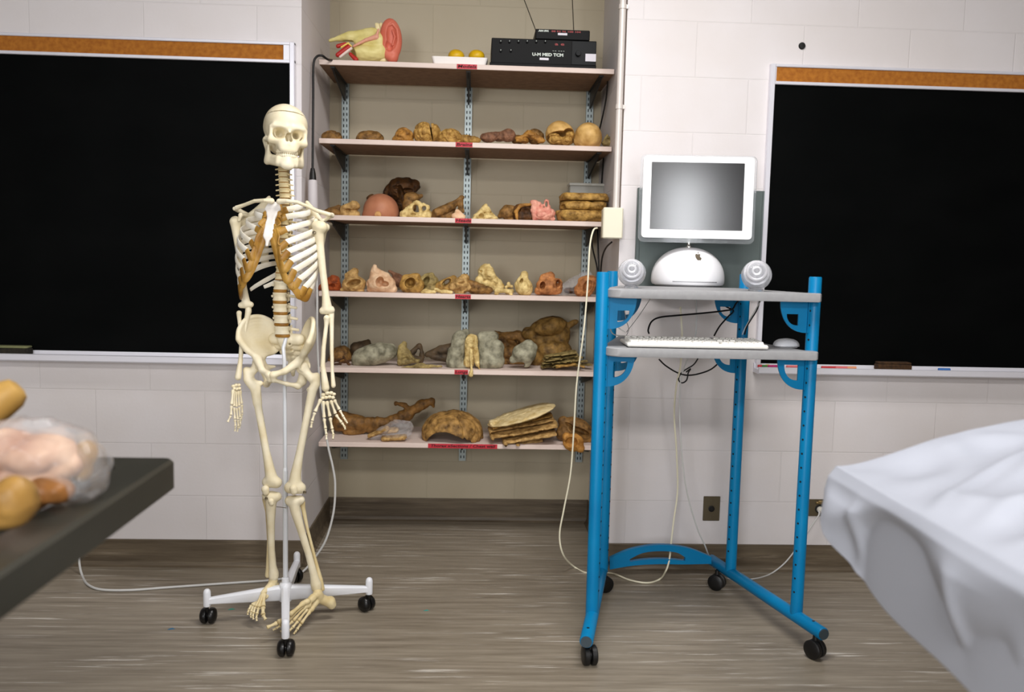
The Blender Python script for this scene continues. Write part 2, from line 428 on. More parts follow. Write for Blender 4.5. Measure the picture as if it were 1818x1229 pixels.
# ------------------------------------------------------------------ blackboards
M_SLATE = nmat('blackboard_slate', (3, 4, 4), (7, 8, 8), 3, .6, detail=6, lo=.4, hi=.75, spec=.05, stretch=(1, 1, 2))
M_ALU = mat('board_frame_aluminium', (225, 224, 232), .35, .25)
M_CORK = nmat('cork_strip', (172, 108, 34), (150, 88, 22), 60, .8, detail=6)
def blackboard(x0, x1, ztop, label, sx):
    """sx: the side that shows its upright frame (+1 right end, -1 left end)"""
    zt = .812
    t = thing('blackboard', label, 'blackboard', ((x0+x1)/2, 0, zt), 'blackboards on the back wall')
    MB().box((x0+.01, -.012, zt), (x1-.01, -.001, ztop-.075)).build('writing_surface', M_SLATE, t, smooth=False)
    MB().box((x0+.01, -.016, ztop-.063), (x1-.01, -.001, ztop-.011)).build('cork_strip', M_CORK, t, smooth=False)
    f = MB()
    f.box((x0, -.022, ztop-.011), (x1, -.001, ztop), bev=.002); f.box((x0, -.022, ztop-.075), (x1, -.001, ztop-.063), bev=.002)
    for a in ((x0, x0+.018), (x1-.018, x1)): f.box((a[0], -.024, zt), (a[1], -.001, ztop), bev=.002)
    e = x1-.018 if sx > 0 else x0+.018
    f.box((e-.022 if sx > 0 else e, -.02, ztop-.066), (e if sx > 0 else e+.004, -.001, ztop-.008))
    f.build('frame', M_ALU, t, smooth=False)
    pr = [(0, .795), (-.066, .795), (-.072, .800), (-.072, .820), (-.066, .822), (-.062, .812), (-.046, .811), (-.043, .815), (-.040, .811), (-.016, .812), (-.012, .830), (-.001, .832)]
    n = len(pr); V = [(x, y, z) for x in (x0-.004, x1+.004) for y, z in pr]
    F = [[k, (k+1) % n, (k+1) % n+n, k+n] for k in range(n)]+[list(range(n))[::-1], list(range(n, 2*n))]
    MB().add(V, F).build('chalk_tray', M_ALU, t, smooth=False)
    return t
blackboard(-2.95, -.6715, 1.977, 'black chalkboard with cork strip on the wall left of the shelves, behind the skeleton', 1)
blackboard(1.1034-.012, 3.3, 1.959, 'black chalkboard with cork strip on the right wall, behind the computer cart', -1)

# erasers and chalk on the trays
M_FELT = nmat('eraser_felt', (74, 50, 28), (48, 32, 18), 90, .95, bump=.4, detail=5); M_FELTD = nmat('eraser_felt_dark', (30, 26, 22), (46, 42, 32), 90, .95)
M_FELTG = mat('eraser_top', (120, 122, 84), .8)
TY = -.040; TZ = .8125
def eraser(px, py, wpx, m, label, m2):
    c = P(px, py, TY); hw = wpx*mpp(TY)/2
    t = thing('chalk_eraser', label, 'eraser', (c.x, TY, TZ+.003), 'erasers on the chalk trays')
    f = MB().box((c.x-hw, TY-.022, TZ+.003), (c.x+hw, TY+.022, TZ+.028), bev=.004); f.build('felt_pad', m, t)
    MB().box((c.x-hw*.97, TY-.020, TZ+.028), (c.x+hw*.97, TY+.020, TZ+.036), bev=.003).build('backing', m2, t)
eraser(1585, 655, 62, M_FELT, 'brown felt eraser on the right chalk tray', M_FELT)
eraser(22, 627, 62, M_FELTD, 'dark felt eraser with olive top on the left chalk tray', M_FELTG)
def chalk(px, wpx, m, label, rot=0, r=.0055, dy=0):
    c = P(px, 660, TY+dy); hw = wpx*mpp(TY)/2; d = Vector((math.cos(rot), math.sin(rot), 0))*hw; p = Vector((c.x, TY+dy, TZ+.0045+r))
    tag(MB().tube([p-d, p-d*.97, p+d*.97, p+d], [r*.8, r, r, r*.85], 10).build('chalk_stick', m), label, 'chalk', 'coloured chalk on the right tray')
C_RED = mat('chalk_red', (196, 62, 66), .9); C_PINK = mat('chalk_pink', (214, 110, 110), .9); C_OR = mat('chalk_orange', (222, 150, 110), .9)
C_BLUE = mat('chalk_blue', (58, 110, 180), .9); C_GRN = mat('chalk_green', (70, 120, 60), .9); C_YEL = mat('chalk_yellow', (220, 200, 90), .9); C_MAG = mat('chalk_magenta', (180, 50, 110), .9)
chalk(1349, 8, C_RED, 'red chalk stub at the left end of the right chalk tray', .2)
chalk(1357, 9, C_GRN, 'green chalk stub near the left end of the right chalk tray', -.2, dy=-.008)
chalk(1372, 20, C_MAG, 'magenta chalk stick left of the front cart post on the chalk tray', .15)
chalk(1362, 7, C_YEL, 'yellow chalk stub beside the green stub on the right chalk tray', .5, dy=.014)
chalk(1406, 22, C_PINK, 'pink chalk stick partly behind the cart bracket', .08)
chalk(1470, 26, C_RED, 'red chalk stick just right of the cart post', .08, dy=-.006)
chalk(1493, 22, C_PINK, 'pink chalk stick between red and orange sticks', -.05)
chalk(1511, 18, C_OR, 'orange chalk stick, right end of the pink row', .05)
chalk(1676, 22, C_BLUE, 'blue chalk stick alone, right of the brown eraser', .02, r=.006, dy=-.012)
# round black cap on the wall
c = P(1424.5, 81, -.006); tag(MB().lathe([(.0128, 0), (.0128, .004), (.010, .008), (.004, .009)], 20, frame((c.x, -.0005, c.z), (1, 0, 0), (0, 0, 1), (0, -1, 0))).build('wall_plug', mat('black_rubber', (14, 13, 12), .6)), 'small round black plug on the wall above the right chalkboard', 'plug')

# ------------------------------------------------------------------ alcove shelving
SY = .23                                           # shelf front edge
M_SHELF = nmat('shelf_laminate', (226, 208, 198), (218, 198, 188), 8, .5, stretch=(.3, 4, 4))
M_UNDERSHADE = nmat('raw_board_underside', (136, 108, 84), (122, 94, 72), 30, .8)  # brown that puts the shade under the boards into the colour
M_TAPE = mat('red_label_tape', (190, 34, 52), .5); M_INK = mat('label_ink', (60, 8, 14), .7)
M_BRK = mat('bracket_black', (14, 15, 14), .5); M_GALV = mat('standard_zinc', (158, 168, 168), .42, .55); M_SLOT = mat('slot_dark', (22, 26, 24), .8)
SHPY = [114, 253, 388, 523, 657, 788.5]
SHZ = [P(831, y, SY).z for y in SHPY]              # top of each board
STX = [P(613, 240, .6).x, P(831, 240, .6).x, P(1045.5, 240, .6).x]
TEXT = [('Models', 811, 847), ('Brains', 809, 839), ('Heads', 808, 837), ('Hearts', 808, 836), ('Lungs', 807, 831), ('Thorax xSections / Chest wall', 760, 883)]
SHNAME = ['topmost beige alcove shelf holding the ear model and receiver', 'beige alcove shelf tagged for brains, second from the top', 'beige alcove shelf tagged for heads', 'beige alcove shelf tagged for hearts', 'beige alcove shelf tagged for lungs', 'lowest beige alcove shelf, tagged for chest wall and thorax sections']
for i, z in enumerate(SHZ):
    sh = MB().box((AL+.022, SY, z-.0195), (AR-.006, .586, z), bev=.0015).build('shelf', M_SHELF, smooth=False)
    tag(sh, SHNAME[i], 'shelf', 'alcove shelves')
    MB().box((AL+.024, SY+.003, z-.0204), (AR-.008, .585, z-.0194)).build('underside', M_UNDERSHADE, sh, smooth=False)  # thin added sheet that carries the painted shade below the board
    tx, a, b = TEXT[i]; A = P(a, SHPY[i], SY); B = P(b, SHPY[i], SY)
    tp = MB().box((A.x, SY-.0009, z-.0188), (B.x, SY+.0005, z-.0004)).build('label_tape', M_TAPE, sh, smooth=False); tp['label'] = 'red label tape'
    lettering(tx, .0155, frame(((A.x+B.x)/2, SY-.0012, z-.0095), (1, 0, 0), (0, 0, 1), (0, -1, 0)), M_INK, tp, width=(B.x-A.x)*.93, bold=.0004, shear=.15)
    for x in STX:
        br = MB(); zz = z-.0195
        V = [(.588, -.007), (.588, -.075), (.575, -.075), (.30, -.022), (.262, -.006)]
        br.prism([(y, zz+q) for y, q in V], .007, frame((x-.0035, 0, 0), (0, 1, 0), (1, 0, 0), (0, 0, 1)))
        br.box((x-.009, .255, zz-.006), (x+.009, .586, zz-.0012))
        br.build('bracket', M_BRK, sh, smooth=False)
zb = P(822, 818, .6).z
for i, x in enumerate(STX):
    t = thing('shelf_standard', ['left slotted metal shelf standard on the alcove wall', 'middle slotted metal shelf standard on the alcove wall', 'right slotted metal shelf standard on the alcove wall'][i], 'shelf standard', (x, YA, zb), 'shelf standards')
    m = MB(); m.box((x-.0155, .606, zb), (x+.0155, YA-.0005, 2.05)); m.box((x-.0155, .596, zb), (x-.0125, .606, 2.05)); m.box((x+.0125, .596, zb), (x+.0155, .606, 2.05)); m.box((x-.002, .598, zb), (x+.002, .606, 2.05))
    m.box((x-.0125, .597, zb), (x+.0125, .606, 2.05))
    m.build('channel', M_GALV, t, smooth=False)
    s = MB(); z = zb+.012
    while z < 2.04:
        for d in (-.0068, .0068): s.box((x+d-.0022, .5962, z), (x+d+.0022, .5985, z+.0125))
        z += .0245
    o = s.build('slot_rows', M_SLOT, t, smooth=False)

# ------------------------------------------------------------------ anatomical skeleton on its wheeled stand
KY = -.478
def S(px, py, dy=0): return P(px, py, KY+dy)
KS = mpp(KY)                                     # metres per pixel at the skeleton
M_BONE = nmat('bone_plastic', (240, 231, 205), (222, 207, 168), 14, .42, detail=5, lo=.35, hi=.75, bump=.08, bscale=60)
M_BONEW = nmat('bone_white', (248, 245, 236), (236, 228, 208), 20, .42, detail=4)
M_BONEY = nmat('bone_aged', (232, 217, 176), (206, 183, 128), 18, .45, detail=5, lo=.3, hi=.7)
M_CART = nmat('rib_cartilage', (184, 142, 66), (140, 98, 34), 22, .4, detail=4)
M_DISC = nmat('disc_cartilage', (168, 122, 48), (140, 96, 34), 30, .45)
M_STERN = nmat('sternum_white', (246, 243, 240), (228, 222, 216), 30, .5)
M_DARK = mat('dark_gap', (40, 28, 18), .7); M_SCREW = mat('screw_metal', (120, 110, 90), .35, .8)
M_STAND = mat('white_stand_enamel', (232, 234, 240), .3); M_POLE = mat('white_pole', (222, 226, 232), .28, .1)
M_CAST = mat('caster_black', (14, 13, 13), .32)

# --- stand
ctr = Vector((-.592, -.478, 0))
stand = thing('skeleton_stand', 'white pole on a four-armed wheeled base, carrying the skeleton', 'stand', (ctr.x, ctr.y, 0))
pb = P(507, 1052, ctr.y); ctr.x = pb.x
MB().tube([(ctr.x, ctr.y, .060), (ctr.x, ctr.y, .5)], .0085, 16).tube([(ctr.x, ctr.y, .50), (ctr.x, ctr.y, .51)], [.0085, .0065], 16).tube([(ctr.x, ctr.y, .51), S(505, 640, 0), S(503, 618, -.0), S(508, 600, .012)], .0063, 16).build('pole', M_POLE, stand)
MB().lathe([(.020, 0), (.022, .004), (.022, .052), (.019, .060), (.013, .064), (.0125, .078), (.0085, .08)], 24, Matrix.Translation((ctr.x, ctr.y, .058))).build('hub', M_STAND, stand)
for cx, cy in ((-.849, -.538), (-.339, -.427), (-.546, -.772), (-.634, -.174)):
    e = Vector((cx, cy, 0)); d = (e-Vector((ctr.x, ctr.y, 0))); L = d.length; d.normalize(); n = Vector((-d.y, d.x, 0)); up = Vector((0, 0, 1))
    m = MB(); st = [(.012, .062, .112, .0135), (L*.5, .066, .102, .0125), (L-.004, .070, .090, .011)]; V = []
    for t, z0, z1, hw in st:
        c0 = Vector((ctr.x, ctr.y, 0))+d*t
        for a, b in ((-.55, 1), (.55, 1), (1, .85), (1, .12), (.7, 0), (-.7, 0), (-1, .12), (-1, .85)): V.append(c0+n*hw*a+up*(z0+(z1-z0)*b))
    k = 8; F = [[i*k+j, (i+1)*k+j, (i+1)*k+(j+1) % k, i*k+(j+1) % k] for i in range(2) for j in range(k)]+[list(range(k)), [2*k+j for j in range(k)][::-1]]
    m.add(V, F)
    m.lathe([(.011, .062), (.012, .066), (.012, .108), (.010, .115), (.006, .119), (.001, .120)], 16, Matrix.Translation((cx, cy, 0)))
    m.build('base_arm', M_STAND, stand)
    c = MB(); rs = random.Random(int(cx*1000)); a = rs.uniform(0, 6.28); ax = Vector((math.cos(a), math.sin(a), 0)); off = Vector((-ax.y, ax.x, 0))*.012
    for s in (-1, 1):
        c.lathe([(.004, 0), (.020, .0), (.0250, .003), (.0260, .009), (.0245, .016), (.019, .0215), (.010, .0245), (.002, .0252)], 20, axis_to(e+off+up*.0262+ax*.002*s, e+off+up*.0262+ax*s*.1))
    c.tube([e+up*.064, e+up*.046, e+off+up*.03], [.005, .006, .008], 10)
    c.tube([e+off+up*.0262-ax*.003, e+off+up*.0262+ax*.003], .012, 12)
    c.build('caster', M_CAST, stand)

# --- skeleton root
sk = thing('anatomical_skeleton', 'cream plastic human skeleton hanging on the white wheeled stand', 'skeleton', (ctr.x, ctr.y, .09))

# skull, in its own frame: x to its left, y forward, z up
a = math.radians(21); fx = Vector((math.cos(a), math.sin(a), 0)); fy = Vector((math.sin(a), -math.cos(a), 0)); fz = Vector((0, 0, 1))
ro = math.radians(4); fx, fz = fx*math.cos(ro)-fz*math.sin(ro), fz*math.cos(ro)+fx*math.sin(ro)
SKM = frame(S(507.5, 241, .0), fx, fy, fz)
def place(name, V, Q, m, parent, M):
    V = np.asarray(V); R = np.array(M.to_3x3()); t = np.array(M.translation)
    return link(name, V@R.T+t, Q, m, parent)
def both(p, fn): return np.minimum(fn(1), fn(-1))
h = .0022
p, o = grid((-.078, -.13, -.075), (.078, .10, .108), h)
f = ell(p, (0, -.028, .033), (.067, .090, .069))
f = smin(f, ell(p, (0, .012, .028), (.056, .056, .056)), .02)
f = smin(f, ell(p, (0, .040, -.038), (.036, .039, .032)), .016)
f = smin(f, ell(p, (0, -.035, -.03), (.048, .055, .03)), .02)
for s in (1, -1):
    f = smax(f, -ell(p, (s*.078, .030, -.004), (.018, .028, .028)), .012)
    f = smin(f, cap(p, (s*.010, .064, .016), (s*.044, .052, .019), .0080, .0075), .012)
    f = smin(f, cap(p, (s*.052, .046, .014), (s*.050, .047, -.022), .0065, .0075), .008)
    f = smin(f, cap(p, (s*.020, .064, -.027), (s*.050, .046, -.026), .0105, .0105), .012)
    f = smin(f, cap(p, (s*.052, .042, -.026), (s*.063, .005, -.020), .0065, .0045), .006)
    f = smin(f, cap(p, (s*.063, .005, -.020), (s*.058, -.022, -.018), .0045, .0045), .006)
    f = smin(f, cap(p, (s*.052, -.030, -.02), (s*.049, -.024, -.046), .014, .009), .01)
    f = smax(f, -ell(p, (s*.0300, .068, -.004), (.0200, .034, .0168)), .005)
    f = smax(f, -ell(p, (s*.0250, .042, -.002), (.0105, .038, .0100)), .004)
f = smin(f, cap(p, (0, .066, .008), (0, .080, -.008), .0062, .0052), .006)
for s in (1, -1): f = smax(f, -cap(p, (s*.0026, .062, -.006), (s*.0062, .054, -.0330), .0046, .0092, (1, 6.5, 1)), .0015)
f = smin(f, cap(p, (0, .060, -.016), (0, .064, -.036), .0011, .0012, (1, 6, 1)), .001)
f = smin(f, cap(p, (0, .070, -.046), (0, .072, -.052), .014, .014, (1.9, 1, 1)), .012)
f = f+noise(p, 70, 3)*.0005
cut = (p[2]-(.068+.13*(p[1]-.06)))
skull_f = smax(f, cut+.0011, .001)
V, Q = surfnet(skull_f, o, h); skull = place('skull', V, Q, M_BONE, sk, SKM)
V, Q = surfnet(smax(f, -(cut-.0011), .001), o, h); place('skullcap', V, Q, M_BONE, skull, SKM)
V, Q = surfnet(smax(f+.004, np.abs(cut)-.004, .001), o, h); place('calvaria_seam', V, Q, M_DARK, skull, SKM)
# mandible
p, o = grid((-.066, -.03, -.118), (.066, .095, -.008), h)
f = None
for s in (1, -1):
    body = np.minimum(cap(p, (0, .071, -.080), (s*.026, .060, -.079), .0095, .009, (1, 1, 1)), cap(p, (s*.026, .060, -.079), (s*.047, .008, -.072), .009, .008))
    low = np.minimum(cap(p, (0, .073, -.096), (s*.026, .060, -.096), .0095, .009), cap(p, (s*.026, .060, -.096), (s*.052, .004, -.088), .009, .0085))
    L = [smin(body, low, .016), cap(p, (s*.052, .004, -.086), (s*.056, -.012, -.030), .0075, .006, (.75, 1.6, 1)), cap(p, (s*.050, .012, -.075), (s*.053, .014, -.040), .006, .005, (.8, 1.4, 1))]
    for q in L: f = q if f is None else smin(f, q, .012)
f = smin(f, ell(p, (0, .076, -.102), (.018, .008, .010)), .014)
V, Q = surfnet(f+noise(p, 60, 9)*.0005, o, h); jaw = place('mandible', V, Q, M_BONE, sk, SKM)
for par, z0, z1, y0, wsc in ((skull, -.0645, -.0535, .0412, 1.02), (jaw, -.0755, -.0655, .0402, 1.0)):
    m = MB()
    for i in range(14):
        t = (i-6.5)/6.5; an = t*1.35; c = Vector((math.sin(an)*.031*wsc, y0+math.cos(an)*.040-.0*abs(t), 0)); dr = Vector((math.sin(an), math.cos(an), 0)); tn = Vector((dr.y, -dr.x, 0))
        M = SKM @ frame((c.x, c.y, (z0+z1)/2), tn, dr, (0, 0, 1)); m.sphere((0, 0, 0), 1, 8, 6, None)
        k = len(m.v)-56
        m.v[k:] = [tuple(M @ Vector((q[0]*.0041, q[1]*.0026, q[2]*.0062))) for q in m.v[k:]]
    m.build('teeth', M_BONE, par)

# --- spine
PHI = math.radians(13)
TX = Vector((math.cos(PHI), -math.sin(PHI), 0)); TF = Vector((-math.sin(PHI), -math.cos(PHI), 0)); UZ = Vector((0, 0, 1))
PIV = S(502, 480, .035)
def zz(py): return S(502, py, .0).z
def T(x, y, z): return Vector((PIV.x, PIV.y, 0))+TX*x+TF*y+UZ*z
def vertebra(c, hw, hd, hh, tp, sp, m, bk=1.0):
    """c body centre, hw/hd half width and depth, hh half height, tp transverse reach, sp spinous reach"""
    b = MB(); M = frame(c, TX, TF, UZ)
    prof = [(.55, -1), (.97, -.98), (1, -.8), (.88, -.3), (.86, .1), (.9, .4), (1, .82), (.97, .98), (.55, 1)]
    b.lathe([(r, z) for r, z in prof], 18, M @ Matrix.Diagonal((hw, hd, hh, 1)))
    for s in (1, -1):
        b.tube([M @ Vector((s*hw*.5, -hd*.7, hh*.3)), M @ Vector((s*hw*.75, -hd*1.5*bk, hh*.2)), M @ Vector((s*tp, (-hd*1.6-.004)*bk, -hh*.05))], [hh*.5, hh*.42, hh*.30], 8)
        b.sphere(M @ Vector((s*tp, (-hd*1.6-.004)*bk, -hh*.05)), hh*.36, 8, 6)
        b.tube([M @ Vector((s*hw*.7, -hd*1.7, -hh*1.05)), M @ Vector((s*hw*.66, -hd*1.75, hh*1.1))], [hh*.34, hh*.3], 8)
        b.tube([M @ Vector((s*hw*.72, -hd*1.45, 0)), M @ Vector((0, -hd*2.3, -hh*.2))], [hh*.38, hh*.4], 8)
    b.tube([M @ Vector((0, -hd*2.2, 0)), M @ Vector((0, -hd*2.3-sp*.6, -hh*.6)), M @ Vector((0, -hd*2.3-sp, -hh*1.1))], [hh*.5, hh*.42, hh*.5], 8, flat=(.7, 1.2))
    return b.build('vertebra', m, sk)
def disc(c, hw, hd, hh):
    MB().lathe([(.6, -1), (.93, -.9), (1.0, -.4), (1.02, 0), (1.0, .4), (.93, .9), (.6, 1)], 18, frame(c, TX, TF, UZ) @ Matrix.Diagonal((hw, hd, hh, 1))).build('intervertebral_disc', M_DISC, sk)
# axis through pixel stations (image column, row, depth)
AX = [(502, 296, .02), (504, 325, .010), (506, 352, .020), (504, 400, .045), (502, 450, .045), (499, 492, .030), (496.5, 530, .012), (499, 570, .008), (502.5, 604, .020)]
def axis(py):
    for i in range(len(AX)-1):
        if AX[i][1] <= py <= AX[i+1][1]:
            t = (py-AX[i][1])/(AX[i+1][1]-AX[i][1]); q = [AX[i][k]*(1-t)+AX[i+1][k]*t for k in range(3)]; return S(*q)
    return S(*AX[-1])
prev = None
def column(n, y0, y1, hw0, hw1, hd0, hd1, tp0, tp1, sp, m, gap, bk=1.0):
    st = (y1-y0)/n
    for i in range(n):
        t = i/max(n-1, 1); c = axis(y0+st*(i+.5)); hh = st*KS/2
        vertebra(c, hw0+(hw1-hw0)*t, hd0+(hd1-hd0)*t, hh*(1-gap), tp0+(tp1-tp0)*t, sp, m, bk)
        disc(axis(y0+st*(i+1)), (hw0+(hw1-hw0)*t)*.97, (hd0+(hd1-hd0)*t)*.97, hh*gap*1.12)
column(6, 296, 352, .0165, .0185, .0095, .0105, .0255, .0300, .010, M_BONEY, .17, .15)
column(12, 352, 497, .0150, .0205, .0125, .0165, .031, .024, .030, M_BONEY, .15)
column(5, 497, 596, .0235, .0255, .0165, .018, .040, .040, .024, M_BONE, .27)

# --- ribs, cartilage, sternum (torso frame: x to its left, y forward, z up)
RW = [.058, .092, .114, .128, .135, .138, .139, .138, .133, .124, .110, .092]
RD = [.042, .062, .076, .086, .091, .094, .095, .094, .091, .085, .078, .070]
RE = [372, 386, 408, 431, 447, 463, 479, 495, 509, 512, 517, 512]
RT = [158, 157, 155, 153, 150, 146, 141, 134, 124, 110, 84, 60]
ENDS = {}
for s in (1, -1):
    for i in range(12):
        pts = []; yb = 352+12.1*(i+.45); te = math.radians(RT[i]); N = 26; t0 = math.radians(11)
        yc = RD[i]-.062
        for k in range(N+1):
            u = k/N; th = t0+(te-t0)*u
            d = u**2.1 if i < 10 else u
            z = zz(yb)*(1-d)+zz(RE[i])*d-.004*math.sin(math.pi*u)
            pts.append(T(s*RW[i]*math.sin(th)*(1-.06*(1-u)), yc-RD[i]*math.cos(th)*1.0, z))
        r = [.0066+.0024*min(1, k/12) for k in range(N+1)]
        if i >= 10: r = [q*(1-.35*(k/N)) for k, q in enumerate(r)]
        o = MB().tube(pts, r, 10, flat=(.38, 1.05), up=(0, 0, 1)).build('rib', M_BONEW, sk)
        ENDS[(s, i)] = (pts[-1], pts[-1]-pts[-3])
SZ = {0: 366, 1: 379, 2: 391, 3: 401, 4: 410, 5: 417, 6: 424}
def sy(z_py): return .062+(z_py-362)/70*.047      # forward position of the sternum
for s in (1, -1):
    mid = {}
    for i in range(10):
        e, d = ENDS[(s, i)]; d = d.normalized()
        if i < 7:
            q = T(s*(.017-.004*(i > 2)), sy(SZ[i]), zz(SZ[i])); dn = T(s*.06, .10, zz(SZ[i]+(8+6*max(i-2, 0))))
            drop = .006+.012*max(i-2, 0)**.8
            a1 = e+d*.022-UZ*drop*.5; a2 = (e*.42+q*.58)-UZ*drop+TF*.006
            pts = [e-d*.004, a1, a2, q]
        else:
            t0 = mid[i-1]; j = t0[int(len(t0)*(.46 if i == 7 else .42))]
            pts = [e-d*.004, e+d*.02-UZ*.012, (e*.4+j*.6)-UZ*.014+TF*.003, j]
        sm, rr = catmull(pts, 7, [.0098, .0112, .0112, .0085])
        MB().tube(sm, rr, 10, flat=(.42, 1.05), up=(0, 0, 1)).build('costal_cartilage', M_CART, sk)
        mid[i] = sm
h = .0025
A = [((0, .070, zz(374)), (0, .073, zz(379)), .0270, .019), ((0, .076, zz(381)), (0, .104, zz(419)), .0135, .0165), ((0, .105, zz(421)), (0, .112, zz(437)), .009, .004)]
W = [(T(*q[0]), T(*q[1]), q[2], q[3]) for q in A]
p, o = grid((min(min(a.x, b.x) for a, b, *_ in W)-.03, min(min(a.y, b.y) for a, b, *_ in W)-.03, zz(440)-.01), (max(max(a.x, b.x) for a, b, *_ in W)+.03, max(max(a.y, b.y) for a, b, *_ in W)+.03, zz(360)+.02), h)
f = fuse([cap(p, *q) for q in W], .008)
pl = (p[0]-PIV.x)*TF.x+(p[1]-PIV.y)*TF.y; line = .062+(zz(363)-p[2])/(zz(437)-zz(363))*-.050
f = smax(f, np.abs(pl-line)-.0062, .004)+noise(p, 140, 5)*.0006
V, Q = surfnet(f, o, h); link('sternum', V, Q, M_STERN, sk)

# --- shoulder girdle
def bone(name, stations, m=M_BONE, k=.006, h=.003):
    """chain of (px,py,dy,radius) stations; None breaks the chain"""
    L = []; prev = None; ch = []; cid = 0
    for q in stations:
        if q is None: prev = None; cid += 1; continue
        c = (S(q[0], q[1], q[2]), q[3])
        if prev: L.append((prev[0], c[0], prev[1], c[1])); ch.append(cid)
        prev = c
    return caps_bone(name, L, m, sk, k, h, chains=ch)
bone('clavicle', [(496, 358, -.050, .0095), (510, 357, -.062, .0065), (527, 359, -.060, .0058), (545, 366, -.048, .0055), (562, 374, -.036, .0062), (584, 381, -.022, .0075)], M_BONE, .004, .0022)
bone('clavicle', [(482, 357, -.044, .0095), (470, 356, -.048, .0062), (452, 357, -.030, .0058), (434, 364, -.006, .0058), (420, 369, .006, .0072)], M_BONE, .004, .0022)
def sheet_pts(fn, nu, nv): return np.array([fn(i/(nu-1), j/(nv-1)) for i in range(nu) for j in range(nv)])
def sheet_sdf(p, pts, th, k):
    X, Y, Z = np.broadcast_arrays(*p); out = np.empty(X.shape); sh = X.shape
    x, y, z = X.ravel(), Y.ravel(), Z.ravel(); r = np.empty(x.shape)
    for s in range(0, len(x), 40000):
        d2 = (x[s:s+40000, None]-pts[None, :, 0])**2+(y[s:s+40000, None]-pts[None, :, 1])**2+(z[s:s+40000, None]-pts[None, :, 2])**2
        d = np.sqrt(d2); m = d.min(1); r[s:s+40000] = m-k*np.log(np.exp(-(d-m[:, None])/k).sum(1))
    return r.reshape(sh)-th
def scapula(s, shx, shy):
    """s side; triangular blade behind the ribs, spine and acromion reaching to the shoulder"""
    g = T(s*.148, .006, zz(shy)); sup = T(s*.066, -.040, zz(shy-46)); inf = T(s*.092, -.062, zz(shy+75)); ac = T(s*.163, -.012, zz(shy-22)); co = T(s*.128, .034, zz(shy-8)); med = T(s*.068, -.055, zz(shy+5))
    def fn(u, v):
        a = sup.lerp(inf, u); b = g.lerp(inf, u); c = a.lerp(b, v)-TF*.010*math.sin(math.pi*v)*(1-u); return tuple(c)
    pts = sheet_pts(fn, 26, 14); ctl = np.vstack([pts, [list(ac)], [list(co)], [list(g)], [list(med)]])
    hh = .003; p, o = grid(ctl.min(0)-.014, ctl.max(0)+.014, hh)
    f = sheet_sdf(p, pts, .0058, .0022)
    for a, b, r0, r1 in ((med, ac, .004, .007), (ac, ac+TF*.02+UZ*.002, .008, .007), (g, g+(g-med)*.02, .014, .014), (g.lerp(sup, .25), co+UZ*.006, .007, .006), (co+UZ*.006, co+TF*.012-UZ*.012, .006, .0055), (g, inf, .006, .005)):
        f = smin(f, cap(p, a, b, r0, r1), .006)
    V, Q = surfnet(f, o, hh); link('scapula', V, Q, M_BONE, sk)
scapula(1, 567, 402); scapula(-1, 420, 394)

# --- arms
bone('humerus', [(568, 405, -.034, .021), (566, 414, -.034, .0165), (568, 432, -.034, .0125), (573, 480, -.036, .0110), (578, 520, -.038, .0110), (580, 542, -.038, .0150), (580.5, 549, -.038, .0160), None, (573, 552, -.040, .0115), (588, 551, -.036, .0115), None, (562, 401, -.030, .016), (571, 403, -.034, .018)])
bone('humerus', [(418, 394, .034, .0185), (419, 404, .034, .0150), (422, 430, .034, .0115), (428, 470, .032, .0100), (433, 512, .030, .0100), (436, 532, .029, .0125), (437, 540, .028, .0135), None, (428, 542, .028, .010), (445, 541, .028, .010)])
bone('radius', [(580, 565, -.046, .0105), (580, 570, -.046, .0085), (579, 580, -.048, .0065), (574.5, 618, -.056, .0070), (573, 650, -.062, .0075), (577, 680, -.066, .0110), (578, 689, -.066, .0125)])
bone('ulna', [(588, 549, -.030, .0105), (588, 562, -.034, .0095), (589, 580, -.038, .0068), (589, 620, -.048, .0062), (590, 660, -.054, .0056), (592, 685, -.058, .0075)])
bone('ulna', [(441, 543, .030, .0095), (441, 553, .028, .0100), (437, 572, .026, .0075), (431, 605, .020, .0066), (427, 640, .014, .0062), (424, 668, .010, .0078)])
bone('radius', [(424.5, 556, .020, .0088), (424.5, 562, .020, .0072), (426, 580, .018, .0056), (428.5, 606, .014, .0064), (427, 640, .004, .0072), (422.5, 670, -.002, .0105)])
def hand(carp, rays, name='hand'):
    """carpals as the part's own mesh; metacarpals and phalanges as sub-parts"""
    m = MB()
    for px, py, dy, r in carp: m.sphere(S(px, py, dy), (r*1.05, r, r*.85), 10, 8)
    hd = m.build(name, M_BONE, sk)
    for ray in rays:
        for i in range(len(ray)-1):
            a, b = S(*ray[i][:3]), S(*ray[i+1][:3]); r0 = ray[i][3]
            d = b-a; L = [0, .04, .14, .3, .6, .82, .95, 1.0]; R = [.5, .95, 1.08, .74, .62, .86, 1.0, .5]
            MB().tube([a+d*(.03+.94*t) for t in L], [r0*q for q in R], 10).build('metacarpal' if i == 0 else 'phalanx', M_BONE, hd)
D0 = -.066
